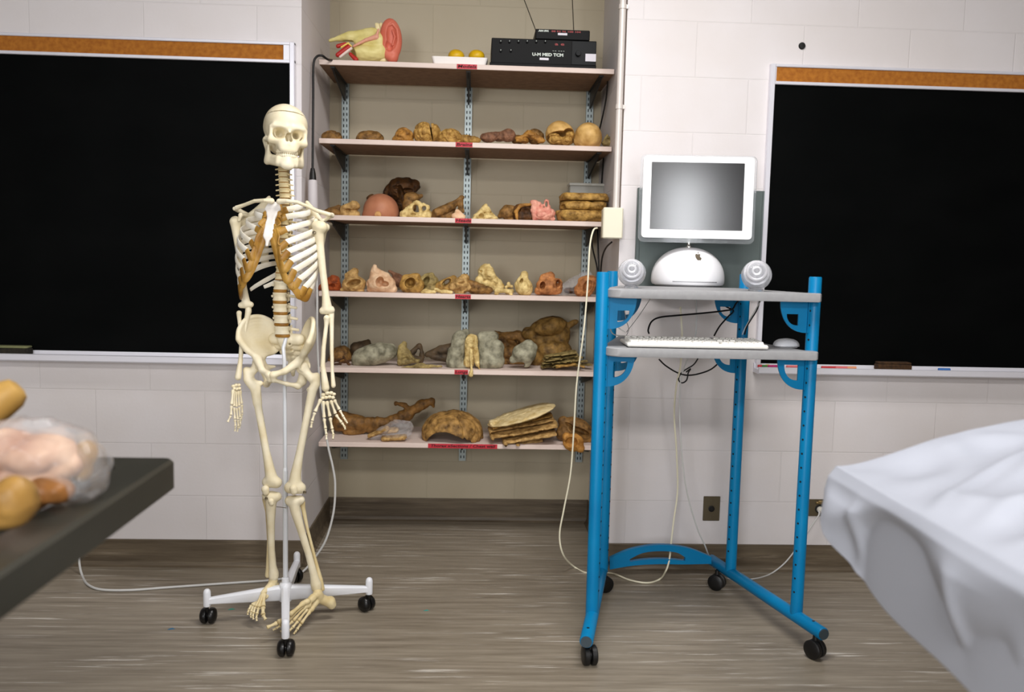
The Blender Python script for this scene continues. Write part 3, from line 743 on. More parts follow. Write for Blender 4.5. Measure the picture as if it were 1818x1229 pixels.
hand([(574, 701, D0, .0075), (581, 698, D0, .0078), (588, 698, D0+.004, .0072), (593, 700, D0+.006, .0062), (573, 707, D0-.004, .0066), (579, 706, D0-.003, .0070), (585, 705, D0, .0070), (591, 706, D0+.004, .0066)],
     [[(570, 708, D0-.008, .0062), (559, 732, D0-.020, .0054), (554, 748, D0-.026, .0046), (552, 760, D0-.030, .004)],
      [(574, 711, D0-.004, .0058), (575.5, 743, D0-.012, .0054), (578, 762, D0-.024, .0044), (579.5, 772, D0-.034, .0038), (579.5, 781, D0-.040, .0032)],
      [(580, 711, D0, .0058), (586, 741, D0-.006, .0054), (590, 763, D0-.016, .0046), (592, 773, D0-.026, .0038), (591, 780, D0-.034, .0032)],
      [(587, 710, D0+.003, .0055), (596, 736, D0, .0050), (607, 751, D0-.008, .0044), (612, 758, D0-.016, .0038), (613, 763, D0-.022, .0032)],
      [(593, 709, D0+.006, .0052), (603, 728, D0+.006, .0046), (610, 741, D0+.002, .0040), (614, 747, D0-.004, .0035), (617, 752, D0-.008, .003)]])
D0 = .0
hand([(414, 686, D0-.006, .0064), (419, 684, D0, .0068), (424, 684, D0+.006, .0066), (416, 690, D0-.008, .0062), (420, 691, D0-.002, .0066), (425, 690, D0+.006, .0064)],
     [[(414, 691, D0-.012, .0056), (411, 720, D0-.034, .0050), (410, 738, D0-.044, .0044), (404, 750, D0-.050, .0036)],
      [(416, 693, D0-.008, .0054), (415, 723, D0-.018, .0050), (417, 745, D0-.024, .0042), (418, 757, D0-.026, .0036), (417, 766, D0-.024, .0032)],
      [(419, 693, D0, .0054), (419.5, 724, D0-.004, .0050), (422, 746, D0-.008, .0043), (423, 757, D0-.010, .0036), (421, 767, D0-.008, .0032)],
      [(423, 693, D0+.006, .0052), (424.5, 722, D0+.008, .0048), (426, 742, D0+.006, .0042), (426.5, 753, D0+.004, .0035), (425, 761, D0+.004, .003)],
      [(426, 692, D0+.012, .0050), (429.5, 718, D0+.016, .0045), (430, 734, D0+.016, .0040), (428.5, 744, D0+.014, .0034), (426.5, 751, D0+.012, .003)]])

# --- pelvis and sacrum (pelvic frame shares the torso heading; z measured from the sacral top)
PZ = zz(601)
PV = S(502.5, 601, .020)
PPH = math.radians(15)
QX = Vector((math.cos(PPH), -math.sin(PPH), 0)); QF = Vector((-math.sin(PPH), -math.cos(PPH), 0))
def pel(x, y, z): return Vector((PV.x, PV.y, PV.z))+QX*x+QF*y+UZ*z
for s in (1, -1):
    crest = catmull([(.034, -.060, -.004), (.056, -.052, .040), (.088, -.022, .066), (.116, .020, .062), (.127, .052, .030), (.122, .068, -.002)], 6)
    basec = catmull([(.040, -.055, -.034), (.052, -.036, -.052), (.062, -.006, -.056), (.072, .018, -.060), (.082, .038, -.056), (.098, .054, -.040)], 6)
    nu = len(crest)
    pts = []
    for i in range(nu):
        for j in range(13):
            v = j/12; c = crest[i].lerp(basec[i], v); b = .020*math.sin(math.pi*v)*math.sin(math.pi*i/(nu-1))
            c = c+Vector((b*.9, -b*.5, -b*.2)); pts.append(tuple(pel(s*c.x, c.y, c.z)))
    pts = np.array(pts)
    CAPS = [((.078, .010, -.068), (.081, .016, -.085), .017, .022), ((.072, .034, -.070), (.040, .066, -.098), .0150, .0100), ((.040, .066, -.098), (.007, .082, -.110), .0085, .0105),
            ((.007, .082, -.110), (.0065, .078, -.126), .0105, .008), ((.0065, .078, -.126), (.034, .040, -.143), .0065, .006), ((.034, .040, -.143), (.056, .008, -.152), .006, .0095),
            ((.078, .002, -.085), (.060, -.014, -.140), .0165, .0135), ((.060, -.014, -.140), (.056, .006, -.152), .0135, .011), ((.066, -.012, -.10), (.045, -.030, -.098), .010, .004)]
    crw = [pel(s*c.x, c.y, c.z) for c in crest]
    L = [(pel(s*a[0], a[1], a[2]), pel(s*b[0], b[1], b[2]), r0, r1) for a, b, r0, r1 in CAPS]
    allp = np.vstack([pts]+[[list(q[0]), list(q[1])] for q in L]); hh = .0033
    p, o = grid(allp.min(0)-.02, allp.max(0)+.02, hh)
    f = sheet_sdf(p, pts, .0052, .0022)
    for i in range(nu-1): f = smin(f, cap(p, crw[i], crw[i+1], .0058), .004)
    f = smin(f, fuse([cap(p, *q) for q in L], .008), .012)
    ac = pel(s*.098, .024, -.084); f = smax(f, -ell(p, ac, (.021, .021, .021)), .003)
    V, Q = surfnet(f, o, hh); link('hip_bone', V, Q, M_BONE, sk)
hh = .003
L = []
for k in range(6):
    t = k/5; y = -.012-.058*math.sin(t*1.9); z = -.004-.112*t; hw = .043*(1-t)**.8+.004; r = .017*(1-t)+.007
    L.append((pel(-hw+.004, y-.012*(1-t), z), pel(hw-.004, y-.012*(1-t), z), r*.8, r*.8)); L.append((pel(0, y, z), pel(0, y-.004, z-.012), r, r*.9))
p, o = grid(np.array([list(q[0]) for q in L]+[list(q[1]) for q in L]).min(0)-.022, np.array([list(q[0]) for q in L]+[list(q[1]) for q in L]).max(0)+.022, hh)
f = fuse([cap(p, *q) for q in L], .008)
for k in range(4):
    for s in (1, -1): f = smax(f, -ell(p, pel(s*.017*(1-.13*k), -.012-.045*math.sin((k+.6)/5*1.9)+.008, -.018-.022*k), (.0045, .012, .004)), .003)
V, Q = surfnet(f, o, hh); link('sacrum', V, Q, M_BONE, sk)

# --- legs
bone('femur', [(537, 652, -.008, .0215), (537, 653, -.008, .0215), None, (540, 657, -.012, .013), (553, 672, -.018, .0135), None, (562, 668, -.012, .0120), (560, 682, -.014, .0150), (555, 692, -.016, .0150), (550, 715, -.020, .0130), (542, 755, -.030, .0118), (532, 805, -.040, .0125), (525, 842, -.046, .0170), (523.5, 860, -.048, .0215), None, (515, 866, -.048, .0190), (533, 867, -.048, .0185), None, (553, 696, -.004, .011), (549, 692, .0, .009)], k=.009)
bone('femur', [(459, 645, .030, .0205), (460, 646, .030, .0205), None, (457, 650, .026, .0125), (447, 661, .022, .0130), None, (438, 658, .020, .0125), (442, 674, .018, .0155), (450, 684, .014, .0145), None, (462, 681, .016, .0095), (456, 682, .014, .012), (457, 715, .006, .0125), (464, 755, .0, .0118), (472, 800, -.008, .0120), (479, 835, -.012, .0165), (482, 850, -.014, .0200), None, (475, 856, -.010, .0180), (491, 857, -.016, .0180), None, (442, 674, .018, .0155), (452, 690, .010, .014), (457, 715, .006, .0125)], k=.009)
bone('patella', [(471, 869, -.030, .0130), (472, 874, -.030, .0110)], M_BONE, h=.0025)
bone('patella', [(521, 868, -.070, .0125), (522, 873, -.070, .0115)], M_BONE, h=.0025)
bone('tibia', [(473, 880, -.008, .0150), (492, 882, -.014, .0150), None, (482, 884, -.012, .0200), (481, 900, -.012, .0165), (481, 930, -.008, .0125), (482, 975, .0, .0110), (484, 1005, .006, .0125), (486, 1018, .010, .0165), (486, 1023, .010, .0165)], M_BONE, .008)
bone('tibial_tuberosity', [(481, 890, -.030, .0095), (482, 894, -.030, .0085)], M_BONE, h=.0022)
bone('fibula', [(470, 886, .014, .0085), (474, 910, .018, .0055), (477, 960, .024, .0055), (476, 1008, .022, .0075), (475, 1022, .020, .0085)], M_BONEY)
bone('tibia', [(514, 889, -.046, .0155), (533, 888, -.044, .0150), None, (522, 892, -.046, .0190), (525, 910, -.048, .0155), (534, 940, -.046, .0125), (548, 985, -.040, .0110), (557, 1020, -.036, .0125), (561, 1038, -.034, .0175), (562, 1043, -.034, .0170)], M_BONE, .008)
bone('fibula', [(537, 893, -.030, .0095), (538, 902, -.030, .0075), (546, 940, -.026, .0052), (560, 995, -.020, .0055), (569, 1030, -.020, .0080), (572, 1046, -.020, .0085)], M_BONEY)
def foot(blocks, rays):
    L = [(S(*a[:3]), S(*b[:3]), a[3], b[3]) for a, b in blocks]
    ft = caps_bone('foot', L, M_BONEY, sk, .005, .0026)
    for ray in rays:
        for i in range(len(ray)-1):
            a, b = S(*ray[i][:3]), S(*ray[i+1][:3]); r0 = ray[i][3]; d = b-a
            MB().tube([a+d*(.02+.96*t) for t in (0, .05, .15, .3, .6, .82, .95, 1)], [r0*q for q in (.55, 1, 1.08, .75, .66, .9, 1.02, .5)], 10).build('metatarsal' if i == 0 else 'phalanx', M_BONEY, ft)
foot([((564, 1054, -.044, .016), (566, 1058, -.040, .016)), ((566, 1062, -.036, .016), (586, 1070, -.018, .0165)), ((586, 1068, -.016, .0175), (589, 1074, -.014, .015)), ((556, 1061, -.062, .0125), (552, 1065, -.070, .012)), ((560, 1070, -.050, .012), (554, 1078, -.062, .011)),
      ((546, 1068, -.088, .0095), (541, 1070, -.094, .0085)), ((548, 1075, -.082, .0095), (543, 1077, -.090, .0080)), ((553, 1082, -.072, .0095), (549, 1085, -.080, .008))],
     [[(541, 1069, -.097, .0085), (513, 1093, -.160, .0085), (493, 1106, -.190, .0068), (473, 1115, -.206, .006)],
      [(541, 1073, -.096, .0062), (512, 1101, -.158, .0058), (498, 1111, -.178, .0046), (490, 1116, -.186, .004), (484, 1119, -.190, .0035)],
      [(543, 1077, -.092, .0060), (520, 1103, -.146, .0056), (508, 1114, -.164, .0045), (502, 1119, -.172, .004), (498, 1122, -.176, .0034)],
      [(546, 1081, -.086, .0060), (529, 1103, -.130, .0056), (519, 1115, -.148, .0045), (514, 1120, -.156, .004), (510, 1124, -.160, .0034)],
      [(551, 1085, -.080, .0062), (534, 1108, -.118, .0056), (527, 1118, -.130, .0045), (524, 1123, -.136, .0038), (521, 1126, -.140, .0033)]])
foot([((485, 1031, .012, .0155), (484, 1036, .012, .0145)), ((488, 1040, .020, .0145), (494, 1052, .034, .0150)), ((480, 1040, .0, .0115), (474, 1046, -.012, .0105)), ((485, 1046, .004, .0105), (480, 1054, -.010, .0095)), ((470, 1050, -.024, .0095), (467, 1053, -.030, .0085)), ((475, 1056, -.018, .009), (472, 1060, -.026, .0080))],
     [[(469, 1054, -.030, .0082), (467, 1078, -.068, .0080), (467, 1092, -.086, .0064), (472, 1101, -.094, .0055)],
      [(467, 1054, -.032, .0060), (459, 1079, -.072, .0056), (456, 1091, -.086, .0045), (455, 1098, -.092, .004), (456, 1103, -.095, .0034)],
      [(466, 1055, -.032, .0058), (453, 1078, -.070, .0054), (450, 1089, -.084, .0045), (449, 1095, -.090, .004), (450, 1100, -.092, .0034)],
      [(468, 1058, -.028, .0058), (449, 1077, -.062, .0054), (446, 1087, -.076, .0044), (445, 1093, -.082, .0038), (446, 1097, -.084, .0033)],
      [(471, 1061, -.024, .0058), (446, 1075, -.052, .0052), (442, 1083, -.064, .0042), (440, 1088, -.070, .0036), (440, 1092, -.072, .0032)]])
# visible screws and the wire tying the knees
for px, py, dy in ((557.5, 413, -.056), (541, 874, -.070), (473, 885, -.028)):
    c = S(px, py, dy); MB().lathe([(.0055, 0), (.0055, .003), (.004, .0042), (.0015, .0034)], 14, axis_to(c, c+Vector((.25, -1, 0)))).build('screw', M_SCREW, sk)
MB().tube([S(491, 900, -.026), S(500, 901, -.034), S(508, 902, -.05)], .0011, 6).build('tie_wire', M_SCREW, sk)

# ------------------------------------------------------------------ computer cart
M_BLUE = nmat('cart_blue_enamel', (0, 124, 176), (0, 114, 166), 6, .38, spec=.3)
M_GREY = nmat('cart_grey_laminate', (158, 158, 160), (152, 152, 154), 60, .5); M_BLK = mat('black_plastic', (16, 16, 17), .4)
cart = thing('computer_cart', 'blue tubular computer cart on casters with two grey shelves', 'cart', (.73, -.48, 0))
ZB = .086; TOP = 1.175
FL, RL, FR, RR = Vector((.393, -.65, 0)), Vector((.484, -.263, 0)), Vector((1.054, -.65, 0)), Vector((.956, -.263, 0))
BARS = [(Vector((.503, -.165, ZB)), Vector((.350, -.845, ZB))), (Vector((.921, -.125, ZB)), Vector((1.088, -.787, ZB)))]
M_HOLE = mat('post_hole', (6, 24, 34), .8)
for q, r in ((FL, .0205), (RL, .0195), (FR, .0195), (RR, .0195)):
    m = MB(); m.tube([q+Vector((0, 0, ZB)), q+Vector((0, 0, TOP-.004)), q+Vector((0, 0, TOP))], [r, r, r*.9], 28)
    po = m.build('post', M_BLUE, cart)
    hl = MB()
    for k in range(22):
        z = .17+k*.045
        d = Vector((-.80, -.60, 0)) if q.x > .7 else Vector((.85, -.52, 0))
        hl.lathe([(.0001, 0), (.0034, 0), (.0034, .0006), (.0001, .0006)], 10, axis_to(q+Vector((0, 0, z))+d*(r-.0001), q+Vector((0, 0, z))+d*(r+.1)))
    hl.build('hole_row', M_HOLE, po, smooth=False)
for a, b in BARS:
    d = (b-a).normalized()
    m = MB().tube([a, a+d*.004, b-d*.004, b], [.0185, .0205, .0205, .0185], 24); bar = m.build('base_bar', M_BLUE, cart)
    M_CAP = bpy.data.materials.get('end_cap_grey') or mat('end_cap_grey', (58, 70, 78), .5)
    MB().tube([b-d*.002, b+d*.003], .0168, 20).build('end_cap', M_CAP, bar); MB().tube([a+d*.002, a-d*.003], .0168, 20).build('end_cap', M_CAP, bar)
    u = Vector((0, 0, 1)); MB().tube([b-d*.052+u*.0202, b-d*.052+u*.0212], .0045, 12).build('bolt', M_BLK, bar)
M_WHEEL = mat('caster_rubber', (15, 14, 14), .45)
for i, (cx, cy) in enumerate(((.366, -.812), (1.073, -.765), (.923, -.209), (.497, -.235))):
    ang = (1.35, .55, .9, 1.9)[i]; ax = Vector((math.cos(ang), math.sin(ang), 0)) if i else Vector((1, .12, 0)).normalized()
    c = Vector((cx, cy, .0300)); m = MB()
    for s in (-1, 1): m.lathe([(.006, 0), (.026, 0), (.0296, .002), (.0296, .015), (.026, .018), (.010, .0195), (.003, .0195)], 26, axis_to(c+ax*s*.0025, c+ax*s))
    m.tube([c-ax*.004, c+ax*.004], .016, 16); m.tube([c+Vector((0, 0, .02)), c+Vector((0, 0, .045))], [.010, .008], 12)
    m.build('caster', M_WHEEL, cart)
# arched rear brace with a slot
AY = -.175
def az(px, py): v = P(px, py, AY); return (v.x, v.z)
top = [az(*q) for q in catmull([(1082, 990, 0), (1120, 974, 0), (1170, 966.5, 0), (1220, 972, 0), (1262, 988, 0)], 6) for q in [(q.x, q.y)]]
bot = [az(*q) for q in catmull([(1262, 1000, 0), (1210, 1001, 0), (1170, 1000.5, 0), (1125, 1003, 0), (1082, 1010, 0)], 6) for q in [(q.x, q.y)]]
ht = [az(*q) for q in catmull([(1117, 992, 0), (1140, 981, 0), (1170, 977.5, 0), (1200, 980, 0), (1216, 989, 0)], 6) for q in [(q.x, q.y)]]
hb = [az(*q) for q in catmull([(1215, 995, 0), (1195, 992.5, 0), (1168, 991.5, 0), (1140, 993, 0), (1118, 996.5, 0)], 6) for q in [(q.x, q.y)]]
MB().prism((top+bot)[::-1], .018, Matrix.Translation((0, AY-.009, 0)), holes=(ht+hb)[::-1]).build('rear_brace', M_BLUE, cart, flat_angle=30)
# shelves with rounded corners
FY, BY = -.70, -.255
zU = (P(1090, 512.5, FY).z+P(1455, 522, FY).z)/2; zL = (P(1090, 617.5, FY).z+P(1455, 625.5, FY).z)/2; TH = .0270
def cart_shelf(zt):
    r = .05; poly = []
    x0, x1 = .405, 1.0585
    for k in range(9):
        a = math.pi*(1+.5*k/8); poly.append((x0+r+r*math.cos(a), FY+r+r*math.sin(a)))
    poly += [(x1-.006, FY), (x1, FY+.006), (x1-.004, FY+.028), (1.030, -.66), (.926, BY), (.513, BY), (.404, -.62)]
    M = Matrix(((1, 0, 0, 0), (0, 0, 1, 0), (0, 1, 0, zt-TH), (0, 0, 0, 1)))
    m = MB(); n = len(poly); lv = [(0, .003), (.003, 0), (TH-.003, 0), (TH, .003)]; V = []
    cx = sum(q[0] for q in poly)/n; cy = sum(q[1] for q in poly)/n
    for z, ins in lv:
        for x, y in poly: d = Vector((cx-x, cy-y, 0)).normalized()*ins; V.append((x+d.x, y+d.y, zt-TH+z))
    F = [[i*n+k, i*n+(k+1) % n, (i+1)*n+(k+1) % n, (i+1)*n+k] for i in range(3) for k in range(n)]+[list(range(n))[::-1], [3*n+k for k in range(n)]]
    m.add(V, F); return m.build('shelf', M_GREY, cart, flat_angle=30)
for zt in (zU, zL):
    cart_shelf(zt)
    for q, sgn in ((FL, 1), (FR, -1), (RL, 1), (RR, -1)):
        W, H = .088, .098; zt2 = zt-TH
        out = [(0, 0), (W, 0)]+[(W*math.cos(a)**.85*1.0, -H*math.sin(a)**.95) for a in [math.pi/2*k/12 for k in range(1, 12)]]+[(0, -H)]
        c0, c1 = (W*.34, -H*.30), (0, 0); n = len(out)
        inn = []
        for x, z in out:
            # crescent slot following the curved edge
            inn.append((.022+x*.50, -.020+z*.50) if zt < zU-.01 else (.030+x*.42, -.040+z*.36))
        M = frame((q.x+sgn*.018, q.y-.003, zt2), (sgn, 0, 0), (0, 1, 0), (0, 0, 1))
        MB().prism(out if sgn < 0 else out, .006, M, holes=inn).build('bracket', M_BLUE, cart, flat_angle=30)
        MB().box((q.x+sgn*.017, q.y-.012, zt2-H), (q.x+sgn*.0205, q.y+.012, zt2), bev=.001).build('bracket_plate', M_BLUE, cart, smooth=False)

# ------------------------------------------------------------------ computer on the upper shelf
M_WHITE = mat('computer_white', (246, 246, 250), .22, spec=.5); M_BEZ = mat('display_white', (250, 250, 252), .3)
M_ACR = mat('clear_acrylic', (236, 240, 244), .06, trans=.85, ior=1.3, alpha=.55); M_CHROME = mat('polished_steel', (210, 210, 208), .12, 1)
M_SCREEN = nmat('display_glass', (22, 22, 24), (20, 20, 22), 40, .16, spec=1.0)
M_LOGO = mat('emblem_grey', (116, 106, 90), .25, .3)
fc = G(1221, 509.5, zU); RB = 134/2*mpp(fc.y+.06)*.985
bc = Vector((P(1221, 500, fc.y+RB*.9).x, fc.y+RB*.95, zU))
comp = thing('desktop_computer', 'white all-in-one desktop computer with domed base and flat screen on the cart', 'computer', bc)
ztop = P(1221, 437, bc.y).z; HD = ztop-zU-.004
prof = [(RB*.90, .004), (RB*.965, .006), (RB*.995, .014), (RB, .026)]
for k in range(1, 15):
    a = math.pi/2*k/14; prof.append((max(RB*math.cos(a)**.93, .001), .026+(HD-.026)*math.sin(a)**.98))
base = MB().lathe(prof, 56, Matrix.Translation(bc)).build('dome_base', M_WHITE, comp)
MB().lathe([(RB*.84, 0), (RB*.89, .001), (RB*.89, .0045), (RB*.84, .0045)], 40, Matrix.Translation(bc)).build('foot_ring', mat('foot_grey', (150, 150, 152), .6), base)
vs = MB()
for k in range(46):
    a = -math.pi/2+(k-22.5)*.028; vs.box((-.0011, -.0006, 0), (.0011, .0006, .0035), Matrix.Translation(bc) @ Matrix.Rotation(a+math.pi/2, 4, 'Z') @ Matrix.Translation((0, -RB*.9985, .016)))
vs.build('vent_row', mat('vent_dark', (120, 120, 124), .7), base, smooth=False)
# emblem: a bitten fruit with a leaf, wrapped on the dome
def dome_pt(x, z):
    """point on the dome in front, x sideways and z above the base"""
    zz_ = max(min((z-.026)/(HD-.026), .999), 0); a = math.asin(zz_**(1/.98)); r = RB*math.cos(a)**.93
    return Vector((bc.x+x, bc.y-math.sqrt(max(r*r-x*x, 0)), bc.z+z))
lp = P(1236.5, 456.5, bc.y-.07); LX = lp.x-bc.x; LZ = lp.z-bc.z
fr = [(0, .62), (-.25, .76), (-.55, .74), (-.80, .50), (-.88, .12), (-.80, -.30), (-.58, -.72), (-.34, -.94), (-.12, -.88), (.10, -.86), (.32, -.94), (.54, -.76), (.74, -.44), (.80, -.28), (.56, -.12), (.46, .12), (.54, .40), (.72, .56), (.50, .74), (.24, .76)]
lf = [(.02, .82), (.10, 1.12), (.34, 1.34), (.42, 1.36), (.38, 1.10), (.20, .88)]
sc_ = .0135; lg = MB()
for poly in (fr, lf):
    p2 = [(q.x, q.y) for q in catmull([(x, y, 0) for x, y in poly+[poly[0]]], 3)][:-1] if poly is fr else poly
    cx = sum(q[0] for q in p2)/len(p2); cz = sum(q[1] for q in p2)/len(p2)
    V = []; rings = 5
    for k in range(rings+1):
        t = k/rings
        for x, y in p2:
            q = dome_pt(LX+(cx+(x-cx)*t)*sc_*.95, LZ+(cz+(y-cz)*t)*sc_); n_ = (q-Vector((bc.x, bc.y, bc.z-.02))).normalized(); V.append(q+n_*.0006)
    n = len(p2); lg.add(V, [[k*n+j, k*n+(j+1) % n, (k+1)*n+(j+1) % n, (k+1)*n+j] for k in range(rings) for j in range(n)])
lg.build('emblem', M_LOGO, base)
# display
DY = bc.y-.085
tl, tr, br, bl = [P(*q, DY) for q in ((1143.5, 275.5), (1335.5, 280), (1334.5, 426.5), (1141, 420.5))]
cen = (tl+tr+br+bl)/4; DW = ((tr-tl).length+(br-bl).length)/2; DH = ((tl-bl).length+(tr-br).length)/2
tilt = math.radians(2); yaw = math.radians(-5)
ux = Vector((math.cos(yaw), math.sin(yaw), 0)); un = Vector((math.sin(yaw)*math.cos(tilt), -math.cos(yaw)*math.cos(tilt), math.sin(tilt))); uu = un.cross(ux)*1
uu = ux.cross(-un) if uu.z < 0 else uu
DM = frame(cen, ux, -un, uu)                       # local y points away from the viewer
disp = MB().prism(rrect(-DW/2, -DH/2, DW/2, DH/2, .012)[::-1], .014, DM).prism(rrect(-DW/2+.03, -DH/2+.03, DW/2-.03, DH/2-.03, .02)[::-1], .010, DM @ Matrix.Translation((0, .014, 0))).build('display', M_BEZ, comp, flat_angle=30)
scw, sch = 163*mpp(DY), 118*mpp(DY)
so = Vector((-.003, 0, .0045))
MB().prism(rrect(so.x-scw/2, so.z-sch/2, so.x+scw/2, so.z+sch/2, .001, 1)[::-1], .003, DM @ Matrix.Translation((0, -.0012, 0))).build('screen', M_SCREEN, disp, smooth=False)
o1 = rrect(-DW/2-.0105, -DH/2-.016, DW/2+.0105, DH/2+.006, .020); i1 = rrect(-DW/2+.002, -DH/2+.002, DW/2-.002, DH/2-.002, .012)
MB().prism(o1[::-1], .008, DM @ Matrix.Translation((0, .004, 0)), holes=i1[::-1]).build('clear_border', M_ACR, disp, flat_angle=30)
nb = dome_pt(0, HD-.003); nb = Vector((bc.x, bc.y, ztop-.006)); hp = DM @ Vector((0, .024, 0))
arm = MB().tube([nb, nb+Vector((0, .0, .022)), nb+Vector((0, .004, .06)), Vector((hp.x, hp.y+.02, hp.z-.02)), hp], .0065, 14)
arm.lathe([(.012, 0), (.012, .004), (.008, .007), (.0068, .012)], 20, Matrix.Translation(nb)); arm.build('neck', M_CHROME, comp)

# speakers: clear balls with a silver driver
M_CLR = mat('clear_speaker_shell', (232, 234, 238), .08, trans=.55, ior=1.25, alpha=.62); M_CONE = mat('speaker_silver', (214, 214, 220), .3, .4); M_CONED = mat('speaker_dark_ring', (96, 96, 104), .4, .3)
def speaker(px, py, rpx, label, cy):
    r = rpx*mpp(cy); c = P(px, py, cy); c.z = zU+r*.985+.004
    t = thing('desktop_speaker', label, 'speaker', (c.x, c.y, zU), 'speakers on the cart')
    d = (CAMP-c); d = Vector((d.x*.9+.05, d.y, 0)).normalized(); d = (d+Vector((-.04, 0, .42))).normalized()
    M = axis_to(c, c+d)
    MB().lathe([(max(r*math.sin(math.pi*k/20), .0005), -r*math.cos(math.pi*k/20)) for k in range(18)], 32, M, cap=True).build('shell', M_CLR, t)
    MB().lathe([(r*.20, -r*.75), (r*.52, -r*.55), (r*.74, -r*.05), (r*.80, r*.30), (r*.70, r*.34)], 28, M).build('inner_body', M_CONE, t)
    g = MB().lathe([(r*.70, r*.52), (r*.70, r*.74), (r*.64, r*.80), (r*.58, r*.82), (r*.55, r*.78), (r*.50, r*.74), (r*.34, r*.74), (r*.32, r*.80), (r*.27, r*.82), (r*.22, r*.80)], 32, M).build('driver_ring', M_CONE, t)
    MB().lathe([(r*.50, r*.745), (r*.44, r*.765), (r*.40, r*.76), (r*.36, r*.745)], 28, M).build('surround', M_CONED, g)
    MB().lathe([(r*.22, r*.78), (r*.16, r*.83), (r*.05, r*.86), (.0004, r*.87)], 24, M).build('dust_cap', M_CONED, t)
    MB().lathe([(r*.50, .0), (r*.52, .004), (r*.40, .010), (r*.36, .012)], 24, Matrix.Translation((c.x, c.y, zU))).build('foot', M_CLR, t)
speaker(1121.5, 485.5, 25.0, 'clear ball speaker left of the computer, by the left cart post', -.55)
speaker(1343, 491, 26.8, 'clear ball speaker right of the computer', -.60)

# keyboard and mouse on the lower shelf
M_KEYB = mat('keyboard_white', (236, 234, 228), .35); M_KEY = mat('keycap_white', (244, 242, 236), .4)
k0, k1 = G(1121, 618, zL+.004), G(1372, 624, zL+.004)
k0.y = max(k0.y, FY+.016); kx = (k1-k0); kx.z = 0; KW = kx.length; kx.normalize(); kx = Vector((math.cos(-.012), math.sin(-.012), 0)); ky = Vector((-kx.y, kx.x, 0))
kb = thing('keyboard', 'white keyboard on the lower cart shelf', 'keyboard', (k0.x+KW/2, k0.y+.08, zL))
KM = frame((k0.x, k0.y, zL), kx, ky, (0, 0, 1)); KD = .150
MB().box((-.004, 0, .003), (KW+.004, KD, .0155), KM, bev=.004).build('tray', M_KEYB, kb, flat_angle=30)
rows = [(.018, [1, 1.2, 1.2, 4.6, 1.2, 1.2, 1]), (.040, [2.1]+[1]*10+[2.1]), (.0595, [1.7]+[1]*11+[1.5]), (.079, [1.5]+[1]*12+[.9]), (.0985, [1]*13+[1.4]), (.121, [1]*14)]
keys = 0; proto = None
def key(x0, x1, y0, y1, slope):
    MB().add([KM @ Vector(q) for q in ((x0, y0, .0155), (x1, y0, .0155), (x1, y1, .0155), (x0, y1, .0155), (x0+.0022, y0+.0015, .0215+slope), (x1-.0022, y0+.0015, .0215+slope), (x1-.0022, y1-.003, .0222+slope), (x0+.0022, y1-.003, .0222+slope))],
      [[0, 1, 5, 4], [1, 2, 6, 5], [2, 3, 7, 6], [3, 0, 4, 7], [4, 5, 6, 7], [3, 2, 1, 0]]).build('key', M_KEY, kb, smooth=False)
main = KW*.66
for ri, (y, ws) in enumerate(rows):
    tot = sum(ws); x = .006
    for wd in ws:
        wk = wd/tot*(main-.008); key(x+.0006, x+wk-.0006, y-.009, y+.0095, ri*.0009); x += wk
for ri, (y, ws) in enumerate(rows):
    n1 = (3, 1, 0, 3, 3, 3)[ri]; u = KW*.047
    for k in range(n1): x = KW*.675+(k if n1 == 3 else 1)*u; key(x+.0006, x+u-.0006, y-.009, y+.0095, ri*.0009)
    for k in range(4 if ri != 0 else 3): x = KW*.815+k*u*.97; key(x+.0006, x+u*.97-.0006, y-.009, y+.0095, ri*.0009)
mc = G(1398, 617.5, zL); mc.y += .012
ms = thing('computer_mouse', 'clear and white optical mouse right of the keyboard', 'mouse', (mc.x, mc.y, zL))
def dome_mesh(c, rx, ry, hz, z0, m, name, par, rot=.3):
    M = Matrix.Translation((c.x, c.y, zL+z0)) @ Matrix.Rotation(rot, 4, 'Z'); b = MB(); V = []; nu, nv = 28, 9
    for j in range(nv):
        t = j/(nv-1); r = max(1-t**2.6, .0)**.5 if t < 1 else 0
        for k in range(nu):
            a = 2*math.pi*k/nu; ca, sa = math.cos(a), math.sin(a); e = .78
            V.append(M @ Vector((rx*r*math.copysign(abs(ca)**e, ca)+1e-5*ca, ry*r*math.copysign(abs(sa)**e, sa)+1e-5*sa, hz*t)))
    F = [[j*nu+k, j*nu+(k+1) % nu, (j+1)*nu+(k+1) % nu, (j+1)*nu+k] for j in range(nv-1) for k in range(nu)]+[list(range(nu))[::-1], [(nv-1)*nu+k for k in range(nu)]]
    return b.add(V, F).build(name, m, par)
dome_mesh(mc, .043, .030, .026, .004, M_CLR, 'clear_shell', ms); dome_mesh(mc, .037, .025, .018, .0045, M_WHITE, 'inner_body', ms); dome_mesh(mc, .036, .026, .004, 0, M_GREY, 'base', ms)

